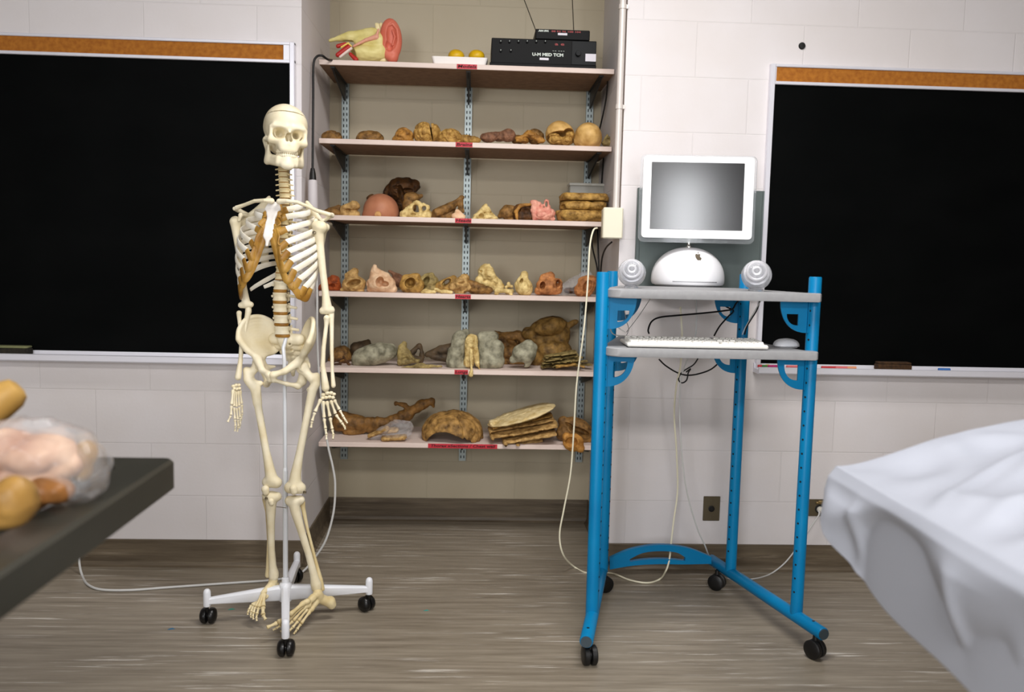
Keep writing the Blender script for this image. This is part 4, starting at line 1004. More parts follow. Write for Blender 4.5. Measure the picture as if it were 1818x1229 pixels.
# ------------------------------------------------------------------ cables
M_CBLK = mat('cable_black', (16, 15, 15), .45); M_CWHT = mat('cable_white', (240, 234, 208), .45); M_CGREY = mat('cable_pale_grey', (206, 206, 204), .45)
def cable(name, pts, r, m, label, n=7, cat='cable', group=None):
    o = MB().tube(catmull(pts, n), r, 8).build(name, m); return tag(o, label, cat, group)
def pp(L): return [P(*q) for q in L]
cable('keyboard_cable', pp([(1152, 592, -.42), (1151, 585, -.40), (1157, 571, -.38), (1172, 563.5, -.36), (1205, 560, -.35), (1250, 556, -.34), (1285, 552, -.33), (1300, 549, -.30), (1306, 540, -.29), (1312, 532, -.27)]), .0030, M_CBLK, 'black cable running under the upper cart shelf from the keyboard to the rear post', cat='cable', group='black cables between the cart shelves')
cable('speaker_cable', pp([(1268, 596, -.42), (1278, 579, -.38), (1293, 562, -.33), (1302, 552, -.28), (1290, 545, -.26), (1279, 536, -.25), (1276, 529, -.245)]), .0028, M_CBLK, 'black cable sloping from behind the keyboard up to the rear bracket', group='black cables between the cart shelves')
cable('speaker_cable', pp([(1349, 533, -.40), (1344, 550, -.40), (1333, 568, -.40), (1326, 580, -.39), (1322, 594, -.38)]), .0026, M_CBLK, 'black cable hanging in front of the rear right post below the right speaker', group='black cables between the cart shelves')
cable('hanging_cable', pp([(1170, 638, -.24), (1180, 648, -.235), (1195, 658, -.23), (1208, 664, -.23), (1222, 666.5, -.23), (1240, 664, -.23), (1262, 656, -.23), (1280, 641, -.24)]), .0028, M_CBLK, 'black cable sagging in a wide loop below the lower cart shelf')
cable('hanging_cable', pp([(1239, 637, -.24), (1231, 648, -.23), (1215, 658, -.225), (1207, 666, -.225), (1205, 675, -.225), (1211, 680, -.225), (1219, 675, -.225), (1222, 662, -.225), (1226, 655, -.225), (1218, 661, -.22)]), .0026, M_CBLK, 'black cable knotted in a small loop below the lower cart shelf')
cable('thin_cord', pp([(1110, 590, -.60), (1102, 585, -.62), (1094, 579, -.63), (1086, 577, -.62), (1083, 582, -.60), (1090, 594, -.57), (1112, 597, -.52)]), .0018, M_CGREY, 'thin grey cord curling from the left end of the keyboard')
cable('thin_cord', pp([(1106, 530, -.30), (1111, 565, -.32), (1116, 584, -.36), (1112, 596, -.40)]), .0013, M_CGREY, 'thin grey cord hanging steeply below the left of the upper cart shelf')
cable('thin_cord', pp([(1155, 530, -.28), (1135, 560, -.30), (1112, 590, -.36)]), .0013, M_CGREY, 'thin grey cord slanting across the gap at the left of the cart shelves')
cable('thin_cord', pp([(1353, 531, -.55), (1340, 552, -.52), (1324, 580, -.48), (1318, 594, -.46)]), .0015, M_CGREY, 'thin pale cord slanting below the right speaker in front of the rear post')
cable('power_cord', [P(1060, 405, .01), P(1053, 410, -.01), P(1047, 440, -.02), P(1043, 510, -.03), P(1036, 590, -.04), P(1024, 680, -.05), P(1019, 760, -.055), P(1013, 840, -.06), P(1001, 905, -.065), P(993.5, 950, -.07), P(1000, 985, -.075)]+
      [G(1020, 1007, .004), G(1045, 1018, .004), G(1085, 1018, .004), G(1118, 1030, .004), G(1150, 1035, .004), G(1172, 1028, .006)]+pp([(1182, 1014, -.19), (1187, 1000, -.185), (1189.5, 986, -.17), (1191, 970, -.13), (1196, 925, -.10), (1203, 870, -.08), (1201, 800, -.10), (1197, 735, -.14), (1201, 685, -.2), (1208, 650, -.25), (1211, 600, -.25), (1208, 545, -.25)]), .0033, M_CWHT, 'cream power cord hanging from the junction box to the floor and up behind the cart')
cable('power_cord', pp([(1236, 530, -.24), (1234, 600, -.24), (1212, 660, -.23), (1207, 700, -.22), (1208, 770, -.21), (1217, 860, -.19), (1235, 930, -.17), (1252, 970, -.14), (1260, 990, -.10)])+[G(1280, 1022, .004), G(1305, 1029, .004), G(1338, 1028, .004)]+pp([(1368, 1019, -.055), (1396, 997, -.05), (1422, 962, -.045), (1445, 928, -.045), (1454, 914, -.045), (1453, 907, -.034)]), .0028, M_CGREY, 'pale grey power cord from behind the cart to the wall socket')
cable('extension_cord', pp([(557, 384, .03), (560, 440, .02), (563, 520, -.01), (563, 590, -.02), (566, 660, -.03), (573, 730, -.03), (582, 790, -.03), (591, 830, -.035), (595, 862, -.04), (592, 910, -.045), (578, 960, -.05), (556, 994, -.05)])+[G(535, 1017, .005), G(505, 1027, .005), G(470, 1031.5, .005), G(400, 1036, .005), G(300, 1043, .005), G(230, 1048, .005), G(180, 1047, .005), G(156, 1038, .005)]+pp([(146, 1022, -.11), (141, 1000, -.09), (139, 960, -.06)]), .0042, M_CGREY, 'pale extension cord hanging behind the skeleton and running left across the floor')
bk = MB().tube(catmull(pp([(600, 108, .30), (583, 106, .20), (572, 99, .17), (562, 101, .17), (556.5, 116, .165), (556, 170, .14), (555.5, 240, .10), (555, 300, .06)]), 6), .0045, 10).build('appliance_cord', M_CBLK)
tag(bk, 'black cord drooping from the topmost shelf down the left edge of the alcove', 'cable')
a, b = P(555, 300, .06), P(556, 386, .03); d = (b-a).normalized(); L = (b-a).length
MB().tube([a-d*.002, a+d*.02, a+d*.045], [.0075, .012, .0135], 14).build('plug', M_CBLK, bk)
e = MB().tube([a+d*.045, a+d*.05, a+d*(L-.006), b], [.016, .0175, .0185, .014], 16).build('socket', mat('plug_grey', (200, 194, 196), .5), bk); e['label'] = 'pale grey socket end'
for k, (L_, lb) in enumerate((([(1080, 128, .34), (1076, 175, .40), (1068, 215, .44), (1061, 242, .50)], 'black cable looping along the right side of the brains shelf'),
    ([(1073, 262, .44), (1070, 300, .47), (1068, 330, .50), (1066, 370, .52)], 'black cable down the right side of the heads shelf'),
    ([(1048, 408, .45), (1052, 440, .42), (1059, 470, .38), (1062, 490, .36)], 'leftmost black cable under the junction box'),
    ([(1061, 408, .38), (1062, 440, .36), (1063, 470, .34), (1063, 492, .33)], 'middle black cable under the junction box'),
    ([(1086, 430, .06), (1076, 440, .14), (1069, 458, .20), (1066, 490, .25)], 'black cable curving from the alcove edge to the blue post'))):
    cable('black_cable', pp(L_), .0035, M_CBLK, lb, group='black cables at the right of the alcove')

# conduit, junction box, wall panel, sockets
M_COND = mat('conduit_paint', (214, 206, 200), .4, .15)
ca, cb = P(1104, -6, -.006), P(1095.5, 369, -.006); xx = (ca.x+cb.x)/2
pipe = thing('conduit_pipe', 'painted metal conduit running up the right edge of the alcove', 'pipe', (xx, -.006, cb.z))
MB().tube([(xx, -.006, cb.z), (xx, -.006, CEIL)], .0125, 18).build('tube', M_COND, pipe)
for py in (12, 190):
    z = P(1102, py, -.006).z; MB().tube([(xx, -.006, z-.008), (xx, -.006, z+.008)], .0150, 18).box((xx, -.012, z-.007), (AR+.001, -.0015, z+.007)).build('strap', M_COND, pipe)
M_JB = mat('junction_box_cream', (226, 220, 198), .45)
b0, b1 = P(1071.5, 368, -.045), P(1103, 424, -.045)
jb = thing('junction_box', 'cream surface junction box below the conduit', 'junction box', ((b0.x+b1.x)/2, 0, b1.z))
MB().box((b0.x+.006, -.030, b1.z+.003), (AR-.0005, .045, b0.z-.003), bev=.003).build('back_box', M_JB, jb, smooth=False)
MB().box((b0.x, -.047, b1.z), (AR+.004, -.030, b0.z), bev=.004).build('cover', M_JB, jb, smooth=False)
M_PANEL = nmat('panel_grey_steel', (98, 108, 106), (90, 100, 99), 5, .45, metal=.2)
p0, p1 = P(1133, 333, -.02), P(1350, 530, -.02)
pn = thing('wall_panel', 'dark grey steel panel on the wall behind the computer', 'panel', ((p0.x+p1.x)/2, 0, p1.z))
MB().box((p0.x, -.018, p1.z), (p1.x, -.001, p0.z), bev=.002).build('back_plate', M_PANEL, pn, smooth=False)
MB().box((p0.x+.012, -.024, p1.z+.012), (p1.x-.012, -.018, p0.z-.002), bev=.002).build('cover', M_PANEL, pn, smooth=False)
M_PLATE = mat('socket_plate_bronze', (104, 94, 74), .42, .5); M_SOCK = mat('socket_black', (18, 16, 14), .5)
def outlet(px, py, wpx, hpx, label, horizontal, plug):
    c = P(px, py, -.006); k = mpp(-.006); w_, h_ = wpx*k/2, hpx*k/2
    t = thing('wall_socket', label, 'socket', (c.x, 0, c.z-h_), 'wall sockets')
    MB().box((c.x-w_, -.006, c.z-h_), (c.x+w_, -.0005, c.z+h_), bev=.002).build('face_plate', M_PLATE, t, smooth=False)
    FM = frame((c.x, -.0058, c.z), (1, 0, 0), (0, 0, 1), (0, -1, 0))
    if not plug:
        MB().lathe([(.0125, 0), (.0125, .0025), (.0095, .003), (.008, .001)], 20, FM @ Matrix.Translation((-.001, .0, 0))).build('jack', M_SOCK, t)
        MB().lathe([(.003, 0), (.003, .0012), (.0005, .0016)], 10, FM @ Matrix.Translation((0, .034, 0))).lathe([(.003, 0), (.003, .0012), (.0005, .0016)], 10, FM @ Matrix.Translation((-.003, -.035, 0))).build('screw', M_SCREW, t)
        MB().box((-.009, .012, 0), (.009, .0145, .002), FM).build('tab', M_SCREW, t)
    else:
        MB().lathe([(.017, 0), (.017, .002), (.015, .0026), (.001, .0026)], 20, FM @ Matrix.Translation((-.004, -.004, 0))).build('receptacle', M_SOCK, t)
        MB().box((-.020, .018, 0), (.022, .026, .010), FM, bev=.002).box((-.012, .022, .002), (.014, .031, .013), FM, bev=.002).build('hinged_cover', mat('brass_cover', (150, 128, 84), .4, .6), t)
        MB().lathe([(.013, .0026), (.013, .012), (.010, .022), (.006, .028)], 16, FM @ Matrix.Translation((-.001, -.006, 0))).build('plug', mat('plug_white', (222, 218, 206), .5), t)
outlet(1263.5, 903.5, 31, 46, 'upright bronze wall socket plate behind the cart legs', False, False)
outlet(1456, 902, 46, 32, 'bronze wall socket with a plug in it, beside the white sheet', True, True)

# ------------------------------------------------------------------ specimens on the shelves
def E(px, py, rx, ry, dy=0, rd=None, rot=0): return ('e', px, py, rx, ry, dy, rd, rot)
def C(x1, y1, x2, y2, r1, r2=None, d1=0, d2=None, sq=(1, 1, 1)): return ('c', x1, y1, x2, y2, r1, r1 if r2 is None else r2, d1, d1 if d2 is None else d2, sq)
def prim(q, Y):
    """returns (fn, bbox)"""
    s = mpp(Y)
    if q[0] == 'e':
        _, px, py, rx, ry, dy, rd, rot = q; c = P(px, py, Y); c = Vector((c.x, Y+dy, c.z)); rd = (rx+ry)/2 if rd is None else rd
        a = math.radians(rot); R = [[math.cos(a), 0, math.sin(a)], [0, 1, 0], [-math.sin(a), 0, math.cos(a)]]
        # rows of the world-to-local rotation, given column-wise for ell()
        RC = [[R[0][0], R[0][1], R[0][2]], [R[1][0], R[1][1], R[1][2]], [R[2][0], R[2][1], R[2][2]]]
        r = (rx*s, rd*s, ry*s); M = max(rx, ry)*s
        return (lambda p: ell(p, c, r, [[RC[j][i] for j in range(3)] for i in range(3)])), (c-Vector((M, rd*s, M)), c+Vector((M, rd*s, M)))
    _, x1, y1, x2, y2, r1, r2, d1, d2, sq = q
    a, b = P(x1, y1, Y), P(x2, y2, Y); a.y = Y+d1; b.y = Y+d2; R = Vector(sq)*(max(r1, r2)*s)
    mn = Vector([min(a[i], b[i]) for i in range(3)])-R; mx = Vector([max(a[i], b[i]) for i in range(3)])+R
    return (lambda p: cap(p, a, b, r1*s, r2*s, sq)), (mn, mx)
def blob_mesh(Y, add, sub=(), zc=None, k=.006, ks=.002, nz=None, ridge=None, h=.003, seed=1, layers=None, zt=None):
    A = [prim(q, Y) for q in add]; mn = np.array([list(a[1][0]) for a in A]).min(0); mx = np.array([list(a[1][1]) for a in A]).max(0)
    if zc is not None: mn[2] = max(mn[2], zc-.004)
    p, o = grid(mn-.004, mx+.004, h); f = fuse([a[0](p) for a in A], k)
    if nz: f = f+nz[0]*1.15*noise(p, nz[1], seed)+nz[0]*.6*noise(p, nz[1]*2.3, seed+7)+nz[0]*.42*noise(p, nz[1]*5, seed+17)
    if ridge:
        n = noise(p, ridge[1], seed+3)+.6*np.sin(2.1*noise(p, ridge[1]*.7, seed+5)); f = f+ridge[0]*np.exp(-(n/ridge[2])**2)
    if layers: f = f+layers[0]*np.abs(np.sin(p[2]*layers[1]+.6*noise(p, 25, seed+9)))
    for q in sub:
        if q[0] == 'e' and q[6]: q = q[:3]+(q[3]*1.2, q[4]*1.2, q[5], q[6]*1.45, q[7])
        f = smax(f, -prim(q, Y)[0](p), ks)
    if zc is not None: f = np.maximum(f, zc+.0004-p[2])
    if zt is not None: f = np.maximum(f, p[2]-zt)
    return surfnet(f+p[0]*0, o, h)
def spec(name, label, cat, grp, Y, si, add, sub=(), m=None, parent=None, zc='s', **kw):
    z = SHZ[si] if zc == 's' else zc
    V, Q = blob_mesh(Y, add, sub, z, **kw); o = link(name, V, Q, m, parent)
    if label: tag(o, label, cat, grp)
    return o
def om(name, c1, c2, scale=45, rough=.62, bump=.9, lo=.30, hi=.66): return nmat(name, c1, c2, scale, rough, bump, scale*3, 6, lo, hi, spec=.35)
O_GOLD = om('tissue_golden', (100, 68, 22), (196, 154, 82)); O_BRAIN = om('tissue_brain', (126, 86, 30), (204, 162, 88), 60); O_ORNG = om('tissue_orange', (104, 66, 24), (188, 136, 64))
O_BRN = om('tissue_brown', (72, 48, 22), (152, 112, 60)); O_DBR = om('tissue_dark_brown', (34, 19, 8), (92, 58, 24)); O_MAUV = om('tissue_mauve', (78, 50, 34), (146, 104, 78))
O_TAN = om('tissue_tan', (128, 92, 44), (210, 172, 110)); O_PALE = om('tissue_pale', (206, 158, 118), (238, 206, 170), 30); O_CREAM = om('tissue_cream', (160, 128, 66), (236, 212, 148))
O_PINK = om('skin_pink', (164, 104, 76), (184, 124, 92), 18, .5, .15); O_ROSE = om('tissue_rose', (198, 110, 96), (234, 172, 150)); O_RED = om('tissue_red', (84, 32, 12), (172, 84, 38))
O_GRY = om('tissue_grey', (80, 76, 58), (172, 168, 144), 30); O_GRYD = om('tissue_dark_grey', (40, 32, 22), (92, 74, 52), 30); O_OLV = om('tissue_olive', (86, 70, 36), (170, 150, 96))
O_RUST = om('tissue_rust', (110, 62, 30), (202, 136, 82)); O_SKULL = om('bone_old', (170, 126, 62), (222, 182, 114), 25, .5, .25); O_INSIDE = om('tissue_inside', (60, 34, 12), (112, 70, 26))
M_BAG = mat('clear_plastic_bag', (246, 244, 246), .10, trans=.6, ior=1.25, alpha=.34, spec=1.0)

# shelf of models -----------------------------------------------------------
Y = .33
ear = spec('ear_model', 'large pink and cream plastic model of an ear on the topmost shelf', 'ear model', None, Y, 0,
    [C(586, 72, 622, 64, 3, 8, 0, 0), C(622, 66, 662, 60, 9, 11), C(640, 74, 672, 74, 13, 16), C(632, 92, 674, 92, 10, 16), E(650, 96, 34, 16, .01)], [C(596, 84, 622, 82, 8, 10, -.02, .0), E(618, 100, 14, 12, -.01, 20)], nmat('ear_block_cream', (206, 190, 112), (226, 214, 146), 20, .45), nz=(.0012, 60), k=.006, h=.003)
spec('section_wall', None, None, None, Y, 0, [C(671, 44, 680, 106, 3.0, 7.0), C(668, 43, 672, 66, 2.5, 3), C(676, 42, 682, 106, 3, 7, .01)], [C(673.5, 42, 673.5, 58, 1.2, 2.0, -.02, -.01)], nmat('ear_wall', (230, 214, 160), (236, 222, 176), 20, .45), ear, k=.004, h=.0025)
au = spec('auricle', None, None, None, Y-.012, 0, [E(694, 70, 19, 35, 0, 12, 4), C(688, 96, 697, 102, 8, 10)], [E(697, 66, 8, 20, -.028, 6, 4), E(692, 84, 6, 8, -.028, 7)], nmat('ear_skin', (204, 104, 82), (214, 118, 96), 12, .45), ear, ks=.003, h=.0025)
spec('helix_fold', None, None, None, Y-.026, 0, [C(688, 46, 697, 42, 2.6, 2.6), C(697, 42, 705, 52, 2.6, 2.6), C(705, 52, 707, 72, 2.6, 2.4), C(707, 72, 700, 92, 2.4, 2.6), C(697, 54, 701, 66, 1.8, 1.8), C(701, 66, 697, 80, 1.8, 2)], (), nmat('ear_skin_rim', (200, 98, 76), (210, 112, 90), 12, .45), au, k=.003, h=.002, zc=None)
spec('ear_canal', None, None, None, Y-.034, 0, [C(628, 82, 650, 71, 2, 3), C(650, 71, 668, 66, 3, 5), C(668, 66, 672, 52, 3.2, 1.5)], (), nmat('ear_canal_pink', (216, 150, 126), (230, 176, 150), 20, .45), ear, k=.004, h=.002, zc=None)
spec('muscle', None, None, None, Y-.03, 0, [C(600, 98, 620, 84, 4, 5, -.004), C(600, 82, 613, 78, 3.5, 3), C(622, 96, 632, 106, 3, 4)], (), mat('ear_muscle_red', (176, 36, 30), .4), ear, k=.003, h=.002)
spec('vessel', None, None, None, Y-.044, 0, [C(606, 84, 618, 76.5, 1.5, 1.5), C(618, 76.5, 624, 82, 1.5, 1.2)], (), mat('ear_vessel_yellow', (236, 200, 90), .4), ear, k=.002, h=.0015, zc=None)
spec('cartilage_block', None, None, None, Y-.038, 0, [C(604, 101, 623, 86, 2.2, 2.8)], (), mat('ear_pale_stripe', (226, 206, 196), .4), ear, h=.0015, zc=None)
Y = .31; z = SHZ[0]; a, b = P(767, 100, Y), P(866, 100, Y); x0, x1 = a.x, b.x
tr_ = MB(); o_ = rrect(x0, Y-.055, x1, Y+.055, .012); i_ = rrect(x0+.014, Y-.041, x1-.014, Y+.041, .010)
n = len(o_); zt_ = z+.033; ins = [rrect(x0+.010, Y-.045, x1-.010, Y+.045, .010), o_, rrect(x0+.004, Y-.051, x1-.004, Y+.051, .010), i_]
V = [(x, y, zq) for L, zq in ((ins[0], z+.0008), (ins[1], zt_), (ins[2], zt_), (ins[3], z+.005)) for x, y in L]
tr_.add(V, [[i*n+j, i*n+(j+1) % n, (i+1)*n+(j+1) % n, (i+1)*n+j] for i in range(3) for j in range(n)]+[list(range(n))[::-1], [3*n+j for j in range(n)]])
tag(tr_.build('foam_tray', mat('white_foam', (244, 240, 236), .6), flat_angle=35), 'shallow white foam tray on the topmost shelf beside the receiver', 'tray')
M_YEL = nmat('yellow_wax', (206, 160, 8), (222, 182, 30), 20, .4, .2)
for px, lb in ((810, 'yellow rounded piece in the white tray, the left one'), (846, 'yellow rounded piece in the white tray, the right one by the receiver')):
    spec('yellow_piece', lb, 'yellow model', 'yellow pieces in the tray', Y, 0, [E(px, 100, 14, 11, 0, 14)], (), M_YEL, zc=z+.0055, nz=(.0004, 80), h=.002)
# receiver
M_RBLK = mat('receiver_black', (8, 8, 9), .5, spec=.15); M_RGRY = mat('receiver_panel', (20, 22, 24), .5, spec=.2); M_RWHT = mat('receiver_print', (214, 222, 214), .6); M_LED = mat('receiver_red', (150, 40, 40), .5); M_LBL = mat('paper_label', (222, 218, 226), .6)
Y = .262; a, b = P(872, 112, Y), P(1058, 112, Y); tz = P(965, 70, Y).z; x0, x1 = a.x, b.x
rc = thing('stereo_receiver', 'wide black receiver on the topmost shelf, with white lettering on its front', 'receiver', ((x0+x1)/2, Y+.12, z))
MB().box((x0, Y, z+.012), (x1, Y+.25, tz), bev=.002).build('case', M_RBLK, rc, smooth=False)
fp_ = MB().box((x0-.006, Y-.012, z+.001), (x1, Y+.01, z+.016), bev=.002).build('plinth', M_RBLK, rc, smooth=False)
MB().box((P(1015, 90, Y).x, Y-.003, z+.018), (x1-.002, Y, tz-.003), bev=.001).build('side_panel', M_RGRY, rc, smooth=False)
def fpt(px, py, y): q = P(px, py, Y); return (q.x, y, q.z)
for r_, xs in ((74.5, (889, 904.5, 920.5, 936, 952, 968)), (90.5, (889, 907))):
    for px in xs:
        q = fpt(px, r_, Y-.0035); MB().lathe([(.0050, 0), (.0050, .006), (.0042, .0075), (.0004, .0075)], 14, frame((q[0], Y, q[2]), (1, 0, 0), (0, 0, 1), (0, -1, 0))).box((q[0]-.0006, Y-.0081, q[2]-.0005), (q[0]+.0006, Y-.0074, q[2]+.004)).build('button', M_RBLK, rc)
        MB().box((q[0]-.001, Y-.0086, q[2]+.000), (q[0]+.001, Y-.0076, q[2]+.0042)).build('button_mark', M_RWHT, rc, smooth=False)
def wr(t, px0, px1, py, size, m, par, yy, nm='lettering', bold=.0003):
    q0, q1 = P(px0, py, yy), P(px1, py, yy); return lettering(t, size, frame(((q0.x+q1.x)/2, yy-.0006, (q0.z+q1.z)/2), (1, 0, 0), (0, 0, 1), (0, -1, 0)), m, par, nm, width=q1.x-q0.x, bold=bold)
wr('U-M MED TCM', 945, 1000, 97.5, .0165, M_RWHT, rc, Y, bold=.0006)
wr('- -  - - -', 981, 1002, 90.5, .008, M_RWHT, rc, Y)
wr('a e', 985, 1002, 78.5, .016, M_LED, rc, Y-.0005)
for px0, py0, px1, py1, yy in ((958, 102.5, 974, 107, Y), (1039.5, 95.5, 1058, 109.5, Y-.003)):
    q0, q1 = P(px0, py0, yy), P(px1, py1, yy); MB().box((q0.x, yy-.001, q1.z), (min(q1.x, x1-.001), yy+.0002, q0.z)).build('sticker', M_LBL, rc, smooth=False)
q = P(1026, 96, Y); MB().lathe([(.011, 0), (.0105, .012), (.0095, .014), (.0004, .014)], 22, frame((q.x, Y-.003, q.z), (1, 0, 0), (0, 0, 1), (0, -1, 0))).build('volume_knob', M_RGRY, rc)
for dx in (.02, .16, .30): MB().lathe([(.010, 0), (.010, .013)], 14, Matrix.Translation((x0+dx, Y+.06, z))).build('foot', M_RBLK, rc)
Y2 = .272; a, b = P(950.5, 70, Y2), P(1047, 70, Y2); t2 = P(998, 52.5, Y2).z
rd = thing('tuner', 'small black tuner on top of the receiver, with two upright antenna wires', 'tuner', ((a.x+b.x)/2, Y2+.08, tz))
MB().box((a.x, Y2, tz+.003), (b.x, Y2+.17, t2), bev=.003).build('case', M_RBLK, rd, smooth=False)
for dx in (.02, (b.x-a.x)-.02): MB().lathe([(.008, 0), (.008, .004)], 12, Matrix.Translation((a.x+dx, Y2+.03, tz))).build('foot', M_RBLK, rd)
wr('AM FM', 956, 974, 55, .009, M_RWHT, rd, Y2, 'tuner_print', .0006); wr('88 92 96 100 104', 979, 1031, 56.5, .009, M_LED, rd, Y2, 'tuner_scale')
q0, q1 = P(990.5, 58.5, Y2), P(1007, 63, Y2); MB().box((q0.x, Y2-.001, q1.z), (q1.x, Y2+.0002, q0.z)).build('sticker', M_LBL, rd, smooth=False)
for L in ([(952, 56, .30), (930, -2, .34), (924, -18, .36)], [(1018.5, 53, .36), (1016, -2, .40), (1015.4, -18, .41)]):
    MB().tube(pp(L), .0018, 8).build('antenna_wire', mat('antenna_dark', (44, 40, 30), .4, .4), rd)

# shelf of brains -----------------------------------------------------------
BR = 'brain specimens on the second shelf'; R1 = (.0065, 120, .33)
spec('brain_specimen', 'flat dark brown brain slice at the left end of the brains shelf', 'brain', BR, .34, 1, [E(589, 247, 18, 14), C(578, 243, 600, 241, 6, 6)], (), O_BRN, nz=(.0012, 60), ridge=(.005, 130, .3))
spec('brain_specimen', 'low flat-topped brown brain slab second from the left on the brains shelf', 'brain', BR, .33, 1, [E(656, 249, 24, 16), C(643, 241, 668, 241, 8, 8), E(670, 247, 11, 11)], [E(656, 226, 26, 6.5)], O_BRN, nz=(.001, 70), ridge=(.005, 130, .3))
spec('brain_specimen', 'orange brown half brain left of the large whole brain', 'brain', BR, .33, 1, [E(718, 243, 17, 16, 0), C(704, 248, 728, 250, 8, 7)], (), O_ORNG, nz=(.001, 70), ridge=R1, seed=4, h=.0025)
spec('whole_brain', 'large whole brain with a dark cleft, on the brains shelf', 'brain', BR, .35, 1, [E(753, 238, 18.5, 21, 0, 26), E(767, 238, 16, 19.5, .01, 26)], [E(764.5, 224, 1.1, 24, -.05, 30, 10)], O_BRAIN, k=.003, ks=.002, nz=(.0008, 60), ridge=(.0068, 120, .30), seed=8, h=.0025)
spec('brain_specimen', 'half brain showing deep folds just right of the whole brain', 'brain', BR, .32, 1, [E(799, 246, 23, 17, 0, 22)], (), O_BRAIN, nz=(.001, 70), ridge=(.0075, 150, .36), seed=12, h=.0025)
spec('brain_fragment', 'small golden fragment behind the red label of the brains shelf', 'brain', BR, .30, 1, [E(827, 247, 10, 8), E(842, 249, 10, 6), C(836, 246, 850, 248, 4, 4)], [E(836, 246, 4, 4, -.02)], O_GOLD, nz=(.0018, 90), seed=3, h=.0025)
spec('brain_specimen', 'low mauve brown lobe right of the label on the brains shelf', 'brain', BR, .32, 1, [E(867, 245, 15, 9), C(860, 244, 880, 241, 6, 7)], (), O_MAUV, nz=(.0012, 60), ridge=(.002, 120, .3), seed=5)
spec('brain_specimen', 'rounded mauve brown lump with a knob, middle of the right brains', 'brain', BR, .33, 1, [E(886, 243, 11, 9), E(902, 241, 14, 11.5), C(884, 239, 900, 236, 5, 5)], [C(887, 246, 893, 234, 1.3, 1.3, -.035)], O_MAUV, nz=(.0012, 60), ridge=(.002, 120, .3), seed=6)
spec('brain_specimen', 'dull brown brain half behind the orange folded pile', 'brain', BR, .42, 1, [E(950, 243, 16, 14), E(920, 248, 14, 8)], (), O_BRN, nz=(.001, 60), ridge=(.003, 120, .3), seed=7)
spec('brain_specimen', 'orange folded brain pieces heaped left of the skull', 'brain', BR, .31, 1, [C(918, 247, 940, 238, 6, 7), C(940, 238, 962, 249, 7, 6), E(930, 249, 12, 6), C(936, 249, 950, 246, 4, 5)], [E(946, 252, 12, 5, -.03, 14, -25)], O_ORNG, nz=(.0022, 80), ridge=(.003, 120, .35), seed=9)
sk1 = spec('skull_section', 'opened tan skull with the brain inside, on the brains shelf', 'skull', 'skulls on the brains shelf', .34, 1, [E(994, 240, 25.5, 24, 0, 30), E(1008, 244, 13, 13)], [E(992, 252, 24, 12.5, -.06, 30, 4), E(1010, 242, 11, 9, -.06, 22)], O_SKULL, nz=(.0012, 50), h=.0025)
spec('brain', None, None, None, .33, 1, [E(986, 251, 13, 8, -.03, 18), E(1004, 252, 11, 7.5, -.03, 16), E(1010, 242, 8, 7, -.025, 14), E(982, 243, 10, 4, -.03, 14)], (), O_BRAIN, sk1, k=.002, nz=(.0008, 90), ridge=(.004, 160, .3), h=.0022)
sk2 = spec('skull_section', 'smooth tan skull half with a dark cut edge at the right of the brains shelf', 'skull', 'skulls on the brains shelf', .32, 1, [E(1044, 243, 24, 24, 0, 28), E(1032, 250, 14, 12), E(1057, 250, 11, 14)], [C(1060, 231, 1066, 262, 2.4, 2.6, -.062, -.045), C(1050, 226, 1060, 231, 1.2, 2, -.06, -.06)], O_SKULL, nz=(.0012, 50), h=.0025)
spec('bone_fragment', 'small spiky yellowish fragment at the right end of the brains shelf', 'bone fragment', None, .33, 1, [C(1074, 254, 1078, 240, 5, 2), C(1080, 254, 1086, 243, 5, 2.5), C(1076, 247, 1088, 251, 3, 3), E(1080, 253, 9, 5)], [E(1087, 250, 3, 3, -.015)], O_OLV, nz=(.002, 90), seed=2, h=.0025)

# shelf of heads -----------------------------------------------------------
HD_ = 'head specimens on the heads shelf'
spec('head_specimen', 'flat dark brown piece left of the cut tan block on the heads shelf', 'head specimen', HD_, .33, 2, [E(592, 378, 16, 10), C(583, 376, 602, 368, 6, 5)], [E(600, 372, 3, 3, -.03)], O_BRN, nz=(.002, 70), seed=2)
spec('head_specimen', 'tan block with a slanting dark cut on the heads shelf', 'head specimen', HD_, .32, 2, [C(612, 372, 630, 366, 8, 9), C(612, 382, 632, 380, 8, 7), C(626, 361, 632, 384, 4, 4)], [C(603, 367, 628, 360, 1.6, 1.8, -.03), E(618, 374, 7, 3, -.035, 9)], O_TAN, nz=(.001, 60), ridge=(.002, 70, .25), seed=3)
fc_ = spec('face_cast', 'smooth pink dome of a head with small ear, lying on the heads shelf', 'head specimen', HD_, .36, 2, [E(676, 376, 31, 31, 0, 34), E(672, 384, 28, 18, -.02)], (), O_PINK, nz=(.0006, 30), h=.003)
spec('ear_tuft', None, None, None, .40, 2, [E(660, 351, 7, 5), C(654, 353, 662, 348, 3, 3)], (), O_DBR, fc_, zc=None, nz=(.0012, 100), h=.0025)
spec('nose', None, None, None, .27, 2, [E(671, 379, 5, 4), E(668, 382, 3, 3), E(674, 382, 3, 3)], (), om('skin_ochre', (186, 130, 70), (222, 176, 118)), fc_, h=.0018)
spec('head_specimen', 'tall dark brown dissected head standing at the back of the heads shelf', 'head specimen', HD_, .48, 2, [E(714, 338, 26, 23, 0, 26), E(732, 330, 14, 12), E(692, 344, 12, 14), C(710, 350, 724, 384, 15, 12), C(690, 356, 700, 386, 10, 9), C(700, 325, 726, 320, 7, 6), C(718, 384, 706, 400, 14, 14)], [E(716, 352, 5, 18, -.06, 12, 14), E(728, 340, 9, 4, -.07, 12), E(703, 334, 6, 3, -.08, 10)], O_DBR, nz=(.0032, 60), ridge=(.004, 70, .3), seed=5)
